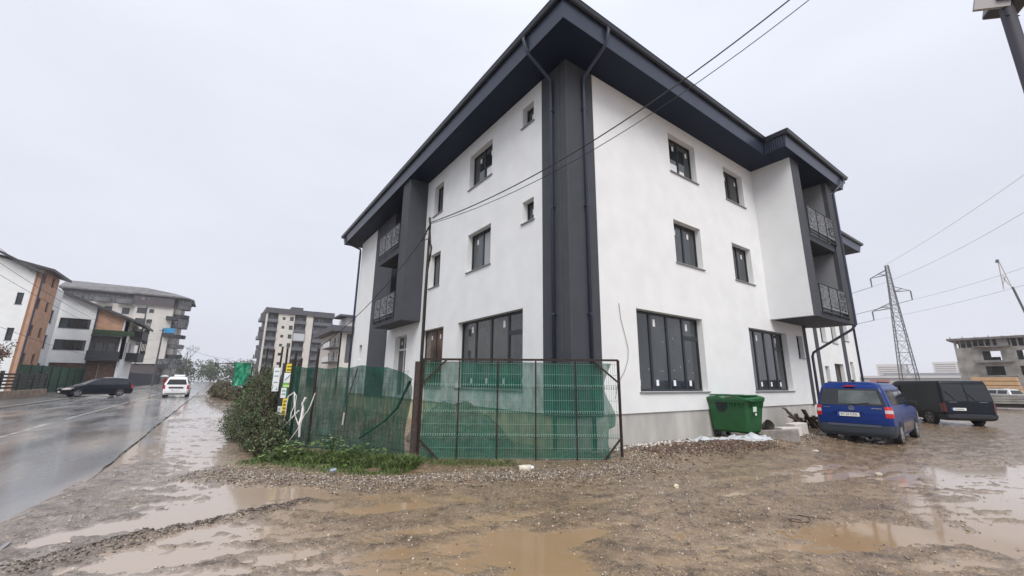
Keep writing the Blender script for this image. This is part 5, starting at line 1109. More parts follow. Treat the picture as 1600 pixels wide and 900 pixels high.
for i in range(24):
    L_ = rr.uniform(.6, 1.25); t = i/23; c = Vector((10.7+t*1.1+rr.uniform(-.25, .25), -.55+rr.uniform(-.35, .2)-.25*t, .52-.38*t+rr.uniform(-.12, .14)))
    d = Vector((.72+rr.uniform(-.2, .2), rr.uniform(-.45, .25), -.62+rr.uniform(-.3, .45))).normalized(); mb = MB(); mb.bar(-d*L_/2, d*L_/2, rr.uniform(.06, .15), .024)
    lo = c.z-abs(d.z)*L_/2
    if lo < .03: c.z += .03-lo
    o = mb.build('plank', WD[i % 3], None, loc=c); tag(o, '%s broken plank in the jumbled scrap wood between container and blue van' % ['brown', 'pale grey', 'dark'][i % 3], 'plank', '%s planks of the scrap wood pile' % ['brown', 'pale grey', 'dark'][i % 3])
for i, (x, y, lb) in enumerate(((9.4, -1.1, 'white paper scrap by the blocks'),)):
    rock((x, y, .08), (.07, .05, .03), lb, STICK, 20)
ln = MB(); ln.tube([(11.6+.35*math.cos(t*.5), -1.25+.28*math.sin(t*.5), .2+.02*t/3) for t in range(22)], .035, 7); tag(ln.build('hose_coil', mat('brown_hose', (.10, .07, .055), .6), None, smooth=True), 'coiled brown hose beside the scrap wood', 'hose')
# litter at the gate
bt = empty('plastic_bottle', (-1.95, -.72, .08), 'dirty white plastic container lying in front of the gate', 'bottle', rot=(0, R(86), R(-30)))
bt2 = MB().tube([(0, 0, -.13), (0, 0, .09)], [.062, .06], 12).build('body', mat('dirty_white_plastic', (.55, .5, .42), .5, noise=.2, nscale=10), bt, smooth=False); bevel(bt2, .012)
MB().tube([(0, 0, .09), (0, 0, .12), (0, 0, .15)], [.06, .03, .03], 12).build('neck', STICK, bt)
cn = MB().tube([(0, 0, 0), (.10, .02, .01)], .033, 10).build('can', mat('silver_blue_can', (.4, .45, .55), .3, metal=.5), None, loc=(-5.13, .9, .09)); tag(cn, 'crushed silver and blue can at the edge of the weeds', 'can')
ck = MB().tube([(-4.3+.0, 0, 0)]*1 or [(0, 0, 0), (.1, 0, 0)], .01, 5) if False else None
hs = MB().tube([(-.0+.12*math.cos(t*.9)+t*.02, -.0+.1*math.sin(t*.9), .012+.003*t) for t in range(9)]+[(.35, -.05, .02), (.42, -.16, .015)], .007, 5)
tag(hs.build('cord', mat('brown_cord', (.08, .05, .035), .6), None, smooth=True, loc=(-.9, -4.9, .02)), 'thin brown cord lying on the muddy lane', 'cord')
# ------------------------------------------------------------------ vehicles
def lerp_levels(LV, z):
    zs = [l[0] for l in LV]; return [float(np.interp(z, zs, [l[k] for l in LV])) for k in (1, 2, 3, 4)]
CN = 6
def slice_pts(LV, z, off=0.):
    xr, xf, hw, r_ = lerp_levels(LV, z); r_ = min(r_, hw*.9); P = []
    for cx, cy, a0 in ((xr+r_, -hw+r_, 180), (xf-r_*1.6, -hw+r_, 270), (xf-r_*1.6, hw-r_, 0), (xr+r_, hw-r_, 90)):
        ex = 1.6 if cx > (xr+xf)/2 else 1
        for k in range(CN+1):
            a = R(a0+90*k/CN); P.append((cx+(r_*ex+off)*math.cos(a), cy+(r_+off)*math.sin(a), z))
    return P
def car_body(LV, paint, par, dz=.06):
    zs = sorted(set([l[0] for l in LV]+list(np.arange(LV[0][0], LV[-1][0], dz)))); mb = MB(); n = 4*(CN+1)
    for z in zs: mb.v += slice_pts(LV, z)
    for i in range(len(zs)-1):
        for k in range(n): mb.f.append((i*n+k, i*n+(k+1) % n, (i+1)*n+(k+1) % n, (i+1)*n+k)); mb.m.append(0)
    mb.f.append(tuple(range(n))); mb.m.append(0)
    b = (len(zs)-1)*n; c = len(mb.v); xr, xf, hw, _ = lerp_levels(LV, zs[-1]); mb.v.append(((xr+xf)/2, 0, zs[-1]+.02))
    for k in range(n): mb.f.append((b+k, b+(k+1) % n, c)); mb.m.append(0)
    return mb.build('body', paint, par, smooth=True)
def strip(LV, z0, z1, sel, m, par, name, off=.006, nz=8):
    """sel(z) -> list of (x,y) outline path at height z, already on the shell"""
    mb = MB(); rows = []
    for j in range(nz+1):
        z = z0+(z1-z0)*j/nz; P = sel(z, off); rows.append(len(mb.v)); mb.v += [(x, y, z) for x, y in P]; k_ = len(P)
    for j in range(nz):
        for k in range(k_-1): mb.f.append((rows[j]+k, rows[j]+k+1, rows[j+1]+k+1, rows[j+1]+k)); mb.m.append(0)
    return mb.build(name, m, par, smooth=True)
def sel_rear(LV, f0, f1):
    def s(z, off):
        xr, xf, hw, r_ = lerp_levels(LV, z); h = hw-r_; return [(xr-off, h*(f0+(f1-f0)*k/4)) for k in range(5)]
    return s
def sel_front(LV, f0, f1):
    def s(z, off):
        xr, xf, hw, r_ = lerp_levels(LV, z); h = hw-r_; return [(xf+off, h*(f0+(f1-f0)*k/4)) for k in range(5)]
    return s
def sel_side(LV, sgn, x0, x1):
    def s(z, off):
        xr, xf, hw, r_ = lerp_levels(LV, z); a = max(x0, xr+r_) if not callable(x0) else max(x0(z), xr+r_); b = min(x1, xf-1.6*r_) if not callable(x1) else min(x1(z), xf-1.6*r_); return [(a+(b-a)*k/4, sgn*(hw+off)) for k in range(5)]
    return s
def sel_corner(LV, sgn, front, inner, outer):
    def s(z, off):
        xr, xf, hw, r_ = lerp_levels(LV, z); P = []
        if not front:
            P.append((xr-off, sgn*(hw-r_-inner)))
            for k in range(CN+1): a = R(180+90*k/CN); P.append((xr+r_+(r_+off)*math.cos(a), -sgn*(-hw+r_+(r_+off)*math.sin(a))*-1 if False else sgn*(hw-r_-(r_+off)*math.sin(a))))
            P.append((xr+r_+outer, sgn*(hw+off)))
        else:
            P.append((xf+off, sgn*(hw-r_-inner)))
            for k in range(CN+1): a = R(90*k/CN); P.append((xf-1.6*r_+(1.6*r_+off)*math.cos(a), sgn*(hw-r_+(r_+off)*math.sin(a))))
            P.append((xf-1.6*r_-outer, sgn*(hw+off)))
        return P
    return s
CGL = mat('car_glass', (.008, .011, .013), .04, spec=.7); LRED = mat('red_lens', (.45, .01, .015), .2); LWH = mat('clear_lens', (.5, .42, .42), .2); RIM = mat('alloy_rim', (.35, .35, .36), .35, metal=.6); RIMD = mat('steel_rim', (.16, .15, .14), .5); PLATE = mat('number_plate_white', (.75, .75, .72), .4); PBLUE = mat('plate_blue', (.02, .08, .45), .4); PINK_ = mat('plate_black', (.02, .02, .02), .5)
BUMP = mat('grey_bumper', (.035, .045, .06), .6)
def wheel(x, y, r_, par, rim, sgn, wd=.2):
    mb = MB(); pts = [(y-sgn*wd, r_*.93), (y-sgn*wd*.85, r_), (y-sgn*.02, r_), (y, r_*.93), (y, r_*.66)]; n = 22
    for a_, rr_ in pts: mb.v += [(x+rr_*math.cos(2*math.pi*k/n), a_, r_+rr_*math.sin(2*math.pi*k/n)) for k in range(n)]
    for i in range(len(pts)-1):
        for k in range(n): mb.f.append((i*n+k, i*n+(k+1) % n, (i+1)*n+(k+1) % n, (i+1)*n+k)); mb.m.append(0)
    mb.f.append(tuple(range(n))); mb.m.append(0)
    w_ = mb.build('wheel', BLACK, par, smooth=False)
    k_ = MB(); k_.quad(*[(x+r_*.66*math.cos(2*math.pi*k/n), y-sgn*.05, r_+r_*.66*math.sin(2*math.pi*k/n)) for k in range(n)]); k_.build('wheel_disc', BALC, w_)
    k_ = MB()
    for k in range(5):
        a = 2*math.pi*k/5+.3; k_.bar((x, y-sgn*.015, r_), (x+r_*.62*math.cos(a), y-sgn*.01, r_+r_*.62*math.sin(a)), .03, .055 if rim is RIM else .05)
    k_.tube([(x, y-sgn*.03, r_), (x, y+sgn*.002, r_)], r_*.16, 10)
    nn = 20
    for k in range(nn): a0, a1 = 2*math.pi*k/nn, 2*math.pi*(k+1)/nn; k_.bar((x+r_*.63*math.cos(a0), y-sgn*.01, r_+r_*.63*math.sin(a0)), (x+r_*.63*math.cos(a1), y-sgn*.01, r_+r_*.63*math.sin(a1)), .025)
    k_.build('rim', rim, w_)
    return w_
def arch(x, LV, r_, par, sgn, m):
    xr, xf, hw, _ = lerp_levels(LV, .45); mb = MB(); n = 16; R_ = r_*1.2
    P = [(x+R_*math.cos(math.pi*k/n), R_*math.sin(math.pi*k/n)+r_) for k in range(n+1)]; zb = LV[0][0]-.02
    P = [(x+R_, zb)]+P+[(x-R_, zb)]
    mb.quad(*[(a, sgn*(lerp_levels(LV, max(b, LV[0][0]))[2]+.004), b) for a, b in P]); mb.build('wheel_arch', m, par)
def mirror(x, z, hw, par, m, sgn):
    mb = MB(); mb.rbox((x, sgn*(hw+.12), z), (.10, .20, .15), Matrix.Rotation(0, 3, 'Z')); mb.bar((x, sgn*hw, z-.06), (x, sgn*(hw+.1), z-.03), .04); bevel(mb.build('mirror', m, par), .02)
def plate(par, x, y, z, s, rear=True, wd=.52, size=.088):
    sg = -1 if rear else 1; mb = MB(); mb.box(min(x, x+sg*.012), max(x, x+sg*.012), y-wd/2, y+wd/2, z-.055, z+.055); p = mb.build('number_plate', PLATE, par)
    k = MB(); yb = (y+wd/2-.05, y+wd/2) if rear else (y-wd/2, y-wd/2+.05); xx = x+sg*.0125; k.box(min(xx, xx+sg*.003), max(xx, xx+sg*.003), yb[0], yb[1], z-.055, z+.055); k.build('plate_band', PBLUE, p)
    if s:
        # text facing backwards (-x) or forwards (+x)
        ax = Vector((0, -1, 0)) if rear else Vector((0, 1, 0)); az = Vector((-1 if rear else 1, 0, 0)); m_ = Matrix((ax, Vector((0, 0, 1)), az)).transposed().to_4x4(); m_.translation = Vector((xx+sg*.001, y-.02 if rear else y+.02, z)); text(s, size, PINK_, p, m_)
    return p
def wiper(par, LV, z0, z1, y0, y1):
    xa = lerp_levels(LV, z0)[0]-.02; xb = lerp_levels(LV, z1)[0]-.02; MB().bar((xa, y0, z0), (xb, y1, z1), .02).build('wiper', BLACK, par)
# blue van -------------------------------------------------
BV = empty('parked_van', (8.55, -2.93, 0), 'muddy blue van seen from behind, parked beside the building with plate SV 23 COL', 'van', rz=R(4))
PB = mat('blue_car_paint', (.0003, .020, .14), .32, spec=.3, coat=.05, noise=.05, nscale=2)
LVB = [(.24, .10, 4.2, .80, .12), (.34, .02, 4.33, .86, .14), (.5, .0, 4.38, .89, .14), (.72, 0, 4.38, .90, .13), (.9, .01, 4.30, .90, .12), (1.0, .03, 4.05, .89, .11), (1.08, .05, 3.55, .875, .11), (1.16, .07, 3.35, .86, .11), (1.3, .10, 3.18, .825, .11), (1.5, .14, 2.9, .775, .11), (1.64, .18, 2.68, .735, .12), (1.72, .24, 2.5, .70, .14), (1.775, .34, 2.3, .64, .16), (1.80, .5, 2.0, .52, .18)]
car_body(LVB, PB, BV, .05)
strip(LVB, 1.12, 1.60, sel_rear(LVB, -1.04, 1.04), CGL, BV, 'rear_window', .008)
strip(LVB, 1.17, 1.55, sel_rear(LVB, -.93, .42), mat('seen_through_glass', (.10, .12, .118), .06, noise=.45, nscale=1.7), BV, 'rear_window_view', .011)
for sgn in (-1, 1):
    strip(LVB, 1.14, 1.56, sel_side(LVB, sgn, .42, 1.25), CGL, BV, 'side_window'); strip(LVB, 1.14, 1.56, sel_side(LVB, sgn, 1.33, 2.2), CGL, BV, 'side_window'); strip(LVB, 1.14, 1.56, sel_side(LVB, sgn, 2.3, lambda z: 3.25-(z-1.14)*1.3), CGL, BV, 'side_window')
    o = strip(LVB, .80, 1.10, sel_corner(LVB, sgn, False, .03, .06), LRED, BV, 'tail_light', .012); strip(LVB, .92, 1.01, sel_corner(LVB, sgn, False, .03, .03), LWH, o, 'clear_lens', .016)
    strip(LVB, .62, .86, sel_corner(LVB, sgn, True, .2, .15), LWH, BV, 'headlight', .01)
    for x in (.93, 3.6): arch(x, LVB, .31, BV, sgn, BLACK); wheel(x, sgn*.895, .31, BV, RIM, sgn)
    mirror(3.0, 1.15, .86, BV, BLACK, sgn)
strip(LVB, 1.14, 1.58, sel_front(LVB, -1.0, 1.0), CGL, BV, 'windshield', .01)
MUD = mat('mud_film', (.16, .13, .11), .8, noise=.3, nscale=6)
for sgn in (-1, 1): strip(LVB, .32, .62, sel_side(LVB, sgn, 1.4, 3.15), MUD, BV, 'muddy_sill', .008)
def wrap(LV, z0, z1, m, par, name, off):
    def s(z, o_):
        xr, xf, hw, r_ = lerp_levels(LV, z); P = [(xr+r_+.25, -(hw+o_))]+[(xr+r_-(r_+o_)*math.sin(R(90*k/CN)), -(hw-r_)-(r_+o_)*math.cos(R(90*k/CN))) for k in range(CN+1)]; return P+[(x, -y) for x, y in P[::-1]]
    return strip(LV, z0, z1, s, m, par, name, off)
wrap(LVB, .25, .58, BUMP, BV, 'rear_bumper', .035)
mb = MB(); mb.box(-.05, .0, -.62, .62, .53, .585); mb.build('bumper_step', mat('bumper_top', (.07, .085, .12), .5), BV)
plate(BV, -.012, .09, .86, 'SV 23 COL'); mb = MB(); mb.box(-.03, .05, -.25, .42, .92, .95); mb.build('plate_lamp_bar', PB, BV)
em = MB(); CH = mat('chrome', (.7, .7, .72), .15, metal=1)
em.tube([(.012, .062*math.cos(t*math.pi/10), 1.04+.062*math.sin(t*math.pi/10)) for t in range(21)], .007, 6)
for a, b in (((-.03, 1.085), (0, 1.045)), ((0, 1.045), (.03, 1.085)), ((-.045, 1.05), (-.022, .995)), ((-.022, .995), (0, 1.035)), ((0, 1.035), (.022, .995)), ((.022, .995), (.045, 1.05))): em.bar((.008, a[0], a[1]), (.008, b[0], b[1]), .009)
em.build('emblem', CH, BV)
for y, l in ((.60, .16), (-.58, .22)):
    m_ = Matrix((Vector((0, -1, 0)), Vector((0, 0, 1)), Vector((-1, 0, 0)))).transposed().to_4x4(); m_.translation = Vector((-.005, y, 1.045)); mb = MB()
    k_ = y-l/2
    while k_ < y+l/2: mb.box(.012, .022, k_, k_+.018, 1.035, 1.058); k_ += .026
    mb.build('badge', CH, BV)
wiper(BV, LVB, 1.13, 1.2, .05, -.42); mb = MB(); mb.box(.14, .2, -.12, .12, 1.66, 1.70); mb.build('brake_lamp', LRED, BV)
mb = MB(); mb.rbox((.75, 0, 1.84), (.12, .05, .06), Matrix.Rotation(0, 3, 'Z')); mb.build('antenna', BLACK, BV)
for sgn in (-1, 1): MB().bar((.6, sgn*.6, 1.80), (2.2, sgn*.6, 1.80), .03).build('roof_rail', BLACK, BV)
def seam(LV, par, x, z0, z1, sgn):
    strip(LV, z0, z1, sel_side(LV, sgn, x, x+.014), BLACK, par, 'door_seam', .004, 10)
for sgn in (-1, 1):
    for x in (1.29, 2.25, 3.3): seam(LVB, BV, x, .45, 1.12 if x > 3 else 1.6, sgn)
    strip(LVB, .70, .74, sel_side(LVB, sgn, 1.4, 3.2), BUMP, BV, 'side_trim', .012)
strip(LVB, .60, .612, sel_rear(LVB, -1.1, 1.1), BLACK, BV, 'tailgate_seam', .004, 1)
# black van -----------------------------------------------
KV = empty('parked_van', (19.78, -3.9, 0), 'black long van with dark rear windows, parked angled beyond the blue van', 'van', rz=R(42))
PK = mat('black_car_paint', (.003, .006, .011), .3, spec=.28)
LVK = [(.26, .10, 4.7, .84, .12), (.36, .0, 4.84, .90, .12), (.6, .0, 4.88, .945, .11), (.9, .02, 4.82, .95, .09), (1.02, .03, 4.5, .95, .09), (1.12, .04, 4.2, .945, .09), (1.3, .07, 3.95, .935, .09), (1.6, .12, 3.6, .905, .09), (1.78, .155, 3.38, .885, .09), (1.88, .18, 3.2, .87, .09), (1.93, .21, 3.08, .85, .1), (1.955, .27, 2.95, .80, .11), (1.97, .4, 2.8, .70, .12)]
car_body(LVK, PK, KV, .05); strip(LVK, 1.08, 1.80, sel_rear(LVK, -1.0, -.03), CGL, KV, 'rear_window', .008); strip(LVK, 1.08, 1.80, sel_rear(LVK, .03, 1.0), CGL, KV, 'rear_window', .008)
for sgn in (-1, 1):
    strip(LVK, 1.15, 1.72, sel_side(LVK, sgn, 2.6, lambda z: 3.85-(z-1.15)*1.25), CGL, KV, 'side_window')
    strip(LVK, 1.2, 1.66, sel_side(LVK, sgn, 2.78, 3.25), mat('seen_through_cab', (.17, .21, .20), .1, noise=.5, nscale=4), KV, 'side_window_view', .010)
    strip(LVK, .62, 1.0, sel_corner(LVK, sgn, False, .0, .04), mat('dark_red_lens', (.10, .02, .02), .25), KV, 'tail_light', .010)
    strip(LVK, .66, .95, sel_corner(LVK, sgn, True, .2, .15), LWH, KV, 'headlight', .01)
    for x in (.98, 4.0): arch(x, LVK, .33, KV, sgn, BLACK); wheel(x, sgn*.945, .33, KV, RIMD, sgn)
    mirror(3.75, 1.2, .93, KV, BALC, sgn)
strip(LVK, 1.15, 1.78, sel_front(LVK, -1, 1), CGL, KV, 'windshield', .01)
wrap(LVK, .28, .52, mat('black_bumper', (.02, .024, .03), .5), KV, 'rear_bumper', .05); mb = MB(); mb.box(-.06, 0, -.7, .7, .50, .53); mb.build('bumper_step', BUMP, KV)
plate(KV, -.004, .42, .74, None); mb = MB(); mb.box(-.02, -.018, .24, .58, .72, .76); mb.build('plate_print', mat('ink_grey', (.25, .28, .3), .5), KV)
wiper(KV, LVK, 1.12, 1.5, .45, .75); wiper(KV, LVK, 1.12, 1.5, -.25, .05)
for y in (.55, -.55): mb = MB(); mb.box(.03, .04, y-.15, y+.15, 1.03, 1.05); mb.build('badge', mat('dull_badge', (.2, .22, .24), .4), KV)
for sgn in (-1, 1):
    for x in (1.55, 2.5, 3.55): seam(LVK, KV, x, .45, 1.75 if x < 3 else 1.1, sgn)
strip(LVK, .55, 1.85, sel_rear(LVK, -.012, .012), BLACK, KV, 'door_seam', .011, 12)
# dark estate car ------------------------------------------
def low_car(name, loc, rz, paint, label, estate=True, rim=RIM, lit=False, rear_text=None, group=None, tall=0.0):
    E_ = empty(name, loc, label, 'car', group, rz=rz); t = tall
    LV = [(.22, .12, 4.35, .78, .14), (.32, .02, 4.46, .84, .16), (.5, .0, 4.5, .87, .18), (.66, .02, 4.44, .875, .17), (.74, .04, 4.2, .87, .15), (.82, .06, 3.9, .865, .13), (.92+t*.2, .08, 3.45, .855, .12), (.97+t*.3, .10, 3.25, .84, .12), (1.12+t*.5, .18, 2.95, .77, .12), (1.3+t*.8, .30, 2.55, .68, .13), (1.39+t, .45, 2.25, .61, .15), (1.44+t, .75, 1.9, .5, .18)]
    car_body(LV, paint, E_, .045); zb, zt = .97+t*.3, 1.30+t*.8
    strip(LV, zb+.02, zt-.02, sel_rear(LV, -1, 1), CGL, E_, 'rear_window', .008)
    for sgn in (-1, 1):
        for a, b in ((.42, 1.2), (1.28, 2.15), (2.22, lambda z: 3.2-(z-zb)*1.6)): strip(LV, zb+.02, zt, sel_side(LV, sgn, a, b), CGL, E_, 'side_window')
        strip(LV, .72, .95+t*.3, sel_corner(LV, sgn, False, .0, .05), LRED, E_, 'tail_light', .01)
        strip(LV, .60, .74, sel_corner(LV, sgn, True, .25, .15), emis('lit_headlamp', (1, .93, .75), 6) if lit else LWH, E_, 'headlight', .012)
        for x in (.92, 3.58): arch(x, LV, .31, E_, sgn, BLACK); wheel(x, sgn*.87, .31, E_, rim, sgn)
        mirror(2.95, 1.0+t*.4, .82, E_, paint, sgn)
    strip(LV, zb+.02, zt+.03, sel_front(LV, -1, 1), CGL, E_, 'windshield', .01)
    strip(LV, .34, .52, sel_front(LV, -.7, .7), BLACK, E_, 'grille', .012)
    plate(E_, 4.5, 0, .42, None, rear=False); plate(E_, -.0, 0, .62, None)
    for sgn in (-1, 1): MB().bar((.8, sgn*.55, 1.44+t), (2.1, sgn*.55, 1.44+t), .03).build('roof_rail', BALC, E_)
    return E_, LV
low_car('parked_car', (-13.3, 44.0, .05), R(205), mat('dark_navy_paint', (.002, .005, .013), .2, spec=.4), 'dark navy estate car standing across the driveway at the left kerb', tall=.12)
# white minivan driving away
TX, LVT = low_car('driving_car', (-9.75, 39.2, .03), R(90), mat('white_car_paint', (.72, .72, .73), .3, coat=.5), 'white taxi minivan with roof sign driving away down the wet road', tall=.32)
mb = MB(); mb.rbox((1.7, 0, 1.86), (.2, .75, .14), Matrix.Rotation(0, 3, 'Z')); bevel(mb.build('roof_sign', STICK, TX), .03)
mb = MB(); mb.box(-.03, .01, -.5, .5, .80, .90); mb.build('tailgate_strip', BLACK, TX); mb = MB(); mb.box(-.05, .0, -.7, .7, .3, .36); mb.build('bumper_trim', BLACK, TX)
low_car('driving_car', (-13.1, 98.5, .03), R(-90), MATS['white_car_paint'], 'pale oncoming car with lit headlamps beyond the taxi', lit=True)
low_car('driving_car', (-13.2, 116, .03), R(-90), mat('grey_car_paint', (.2, .2, .21), .3), 'grey oncoming car following the pale one', lit=True)
low_car('parked_car', (-15.6, 60.5, .12), R(188), MATS['white_car_paint'], 'white car half hidden behind the dark estate car', tall=.1)
low_car('parked_car', (60, -2.3, 0), R(60), mat('silver_car_paint', (.5, .5, .5), .3, metal=.4), 'silver car far right between the timber stack and the slabs', tall=.12)
# person with umbrella
PE = (-13.2, 74, .03)
def person(loc, rz):
    me = bpy.data.meshes.new('person'); V = [(0, 0, .93), (0, 0, 1.15), (0, 0, 1.42), (0, 0, 1.52), (0, .02, 1.62), (0, .01, 1.74), (.10, 0, .9), (.11, .05, .5), (.12, 0, .08), (.12, .14, .04), (-.10, 0, .9), (-.11, -.03, .5), (-.12, -.08, .08), (-.12, .06, .04), (.19, 0, 1.40), (.24, .06, 1.12), (.20, .22, 1.18), (-.19, 0, 1.40), (-.25, 0, 1.12), (-.24, .12, .92), (.19, .25, 1.22), (-.24, .15, .86)]
    E_ = [(0, 1), (1, 2), (2, 3), (3, 4), (4, 5), (0, 6), (6, 7), (7, 8), (8, 9), (0, 10), (10, 11), (11, 12), (12, 13), (2, 14), (14, 15), (15, 16), (2, 17), (17, 18), (18, 19), (16, 20), (19, 21)]
    Rr = [.16, .15, .17, .06, .09, .085, .10, .065, .045, .04, .10, .065, .045, .04, .07, .05, .035, .07, .05, .035, .04, .04]
    me.from_pydata(V, E_, []); o = bpy.data.objects.new('person', me); COL.objects.link(o); o.location = loc; o.rotation_euler = (0, 0, rz)
    sk = o.modifiers.new('skin', 'SKIN')
    if not me.skin_vertices: me.attributes.new('skin_vertices', 'FLOAT', 'POINT') if False else None
    for i, sv in enumerate(me.skin_vertices[0].data if me.skin_vertices else []): sv.radius = (Rr[i], Rr[i]); sv.use_root = (i == 0)
    ss = o.modifiers.new('sub', 'SUBSURF'); ss.levels = 2; ss.render_levels = 2; me.materials.append(mat('dark_trousers', (.03, .035, .05), .8)); tag(o, 'pedestrian in a bright red jacket under a pale umbrella beside the taxi', 'person'); return o
bm = bmesh.new(); bm.free()
pe = person(PE, R(160))
def with_skin(o):
    # make sure the skin layer exists
    me = o.data
    if not me.skin_vertices:
        b = bmesh.new(); b.from_mesh(me); b.verts.layers.skin.verify(); b.to_mesh(me); b.free()
    Rr = [.16, .15, .17, .06, .09, .085, .10, .065, .045, .04, .10, .065, .045, .04, .07, .05, .035, .07, .05, .035, .04, .04]
    for i, sv in enumerate(me.skin_vertices[0].data): sv.radius = (Rr[i], Rr[i]); sv.use_root = (i == 0)
with_skin(pe)
jk = MB(); n = 14
lv = [(.82, .19, .15), (1.0, .19, .15), (1.2, .20, .155), (1.38, .225, .15), (1.47, .15, .11), (1.52, .08, .08)]
for z, a, b in lv: jk.v += [(a*math.cos(2*math.pi*k/n), b*math.sin(2*math.pi*k/n), z) for k in range(n)]
for i in range(len(lv)-1):
    for k in range(n): jk.f.append((i*n+k, i*n+(k+1) % n, (i+1)*n+(k+1) % n, (i+1)*n+k)); jk.m.append(0)
jk.tube([(.19, 0, 1.41), (.25, .06, 1.12), (.2, .2, 1.18)], [.085, .07, .055], 8); jk.tube([(-.19, 0, 1.41), (-.26, 0, 1.12), (-.24, .11, .93)], [.085, .07, .055], 8)
jk.build('jacket', mat('red_jacket', (.55, .03, .03), .7), pe, smooth=True)
hd = bmesh.new(); bmesh.ops.create_icosphere(hd, subdivisions=3, radius=.105)
for v in hd.verts: v.co.z = v.co.z*1.2+1.68; v.co.y += .01
me = bpy.data.meshes.new('head'); hd.to_mesh(me); hd.free(); me.materials.append(mat('skin', (.45, .28, .2), .6)); o = bpy.data.objects.new('head', me); COL.objects.link(o); o.parent = pe
hd = bmesh.new(); bmesh.ops.create_icosphere(hd, subdivisions=3, radius=.115)
for v in hd.verts: v.co.z = max(v.co.z, -.02)*1.2+1.70; v.co.y -= .015
me = bpy.data.meshes.new('hair'); hd.to_mesh(me); hd.free(); me.materials.append(mat('dark_hair', (.02, .015, .012), .7)); o = bpy.data.objects.new('hair', me); COL.objects.link(o); o.parent = pe
UM = empty('umbrella', (PE[0]-.15, PE[1]-.2, 0), 'pale umbrella held by the pedestrian in red', 'umbrella')
mb = MB(); mb.tube([(0, 0, 1.1), (0, 0, 2.12)], .012, 6); mb.build('handle', BALC, UM); mb = MB()
for k in range(8):
    a0, a1 = 2*math.pi*k/8, 2*math.pi*(k+1)/8
    for (ra, za), (rb, zb) in zip([(.0, 2.12), (.25, 2.07), (.45, 1.96)], [(.25, 2.07), (.45, 1.96), (.56, 1.84)]): mb.quad((ra*math.cos(a0), ra*math.sin(a0), za), (ra*math.cos(a1), ra*math.sin(a1), za), (rb*math.cos(a1), rb*math.sin(a1), zb), (rb*math.cos(a0), rb*math.sin(a0), zb))
mb.build('canopy', mat('pale_canopy', (.6, .6, .6), .5), UM)

# ------------------------------------------------------------------ pylon, wires, crane, yard
PY = empty('pylon', (120.6, 17.6, 0), 'tall grey lattice electricity pylon rising behind the black van', 'pylon')
PM = mat('pylon_steel', (.11, .115, .125), .6)
mb = MB(); H_ = 30.2
def hwid(z): return 1.55*(1-z/24)+.46*z/24 if z < 24 else .46-(z-24)*.03
zs = [0, 3.2, 6.4, 9.2, 11.8, 14.2, 16.4, 18.4, 20.2, 21.8, 23.3, 24.7, 26.1, 27.5, 28.8, 29.9]
for a, b in zip(zs[:-1], zs[1:]):
    ca = [(sx*hwid(a), sy*hwid(a), a) for sx, sy in ((-1, -1), (1, -1), (1, 1), (-1, 1))]; cb = [(sx*hwid(b), sy*hwid(b), b) for sx, sy in ((-1, -1), (1, -1), (1, 1), (-1, 1))]
    for k in range(4):
        mb.bar(ca[k], cb[k], .13); mb.bar(ca[k], cb[(k+1) % 4], .06); mb.bar(ca[(k+1) % 4], cb[k], .06); mb.bar(cb[k], cb[(k+1) % 4], .07)
mb.build('tower', PM, PY)
arms = [(28.2, 1, 3.4, 27.3), (24.0, -1, 3.2, 23.1), (20.2, 1, 4.2, 19.2)]
for z, s, l, zt in arms:
    mb = MB(); w0 = hwid(z)
    for sx in (-1, 1): mb.bar((sx*w0, s*w0, z-.6), (0, s*l, zt+.05), .1); mb.bar((sx*w0, s*w0, z+.6), (0, s*l, zt+.05), .1); mb.bar((sx*w0, s*w0, z-.6), (sx*w0*.5, s*(l+w0)/2, z-.1), .07)
    a_ = mb.build('arm', PM, PY)
    for dx in (-.25, .25): MB().tube([(dx, s*l, zt), (dx*.3, s*l, zt-2.1)], .1, 6).build('insulator', PM, a_)
PWm = mat('power_line', (.16, .165, .18), .6)
for i, (a, b, sg, lb) in enumerate((((120.6, 21.0, 25.2), (60, -23, 31), 2.5, 'power line from the pylon upper left arm, highest of the conductors'), ((120.6, 14.4, 21.0), (75, -28, 25.5), 1.5, 'power line from the pylon right arm'), ((120.6, 21.8, 17.1), (75, -23, 20.0), 1.2, 'lowest power line passing the concrete shell'), ((120.6, 17.6, 30.2), (55, -26, 36), 1.5, 'faint ground wire from the pylon tip'))):
    wire('power_line', a, b, sg, .024, lb, 'pylon wires to the right', PWm)
for i, (a, sg, lb) in enumerate((((120.6, 21.0, 25.2), 4, 'upper pylon wire descending left behind the building'), ((120.6, 14.4, 21.0), 4, 'middle pylon wire descending left behind the building'), ((120.6, 21.8, 17.1), 3, 'lowest pylon wire descending left behind the building'))):
    wire('power_line', a, (a[0]+60, a[1]+150, a[2]-3), sg, .06, lb, 'pylon wires to the left', PWm)
CRN = empty('crane', (52.9, -4.6, 0), 'thin crane boom with folded pale tip standing over the concrete shell', 'crane')
mb = MB(); mb.bar((0, .5, 10.9), (0, -.35, 4.5), .16); mb.bar((0, -.35, 4.5), (0, -1.0, 0.0), .2); mb.build('boom', mat('crane_grey', (.10, .10, .11), .5), CRN)
mb = MB(); PT = [(0, .9, 13.5), (0, .55, 10.9), (0, .85, 10.7)]
mb.bar(PT[0], PT[1], .07); mb.bar((0, .95, 13.5), (0, 1.05, 10.8), .07)
mb.bar((0, .92, 12.2), (0, .7, 11.2), .05); mb.bar((0, .75, 12), (0, 1.03, 11.2), .05); mb.bar((0, .55, 10.9), (0, 1.05, 12.1), .04); mb.build('jib', mat('pale_jib', (.42, .40, .36), .6), CRN)
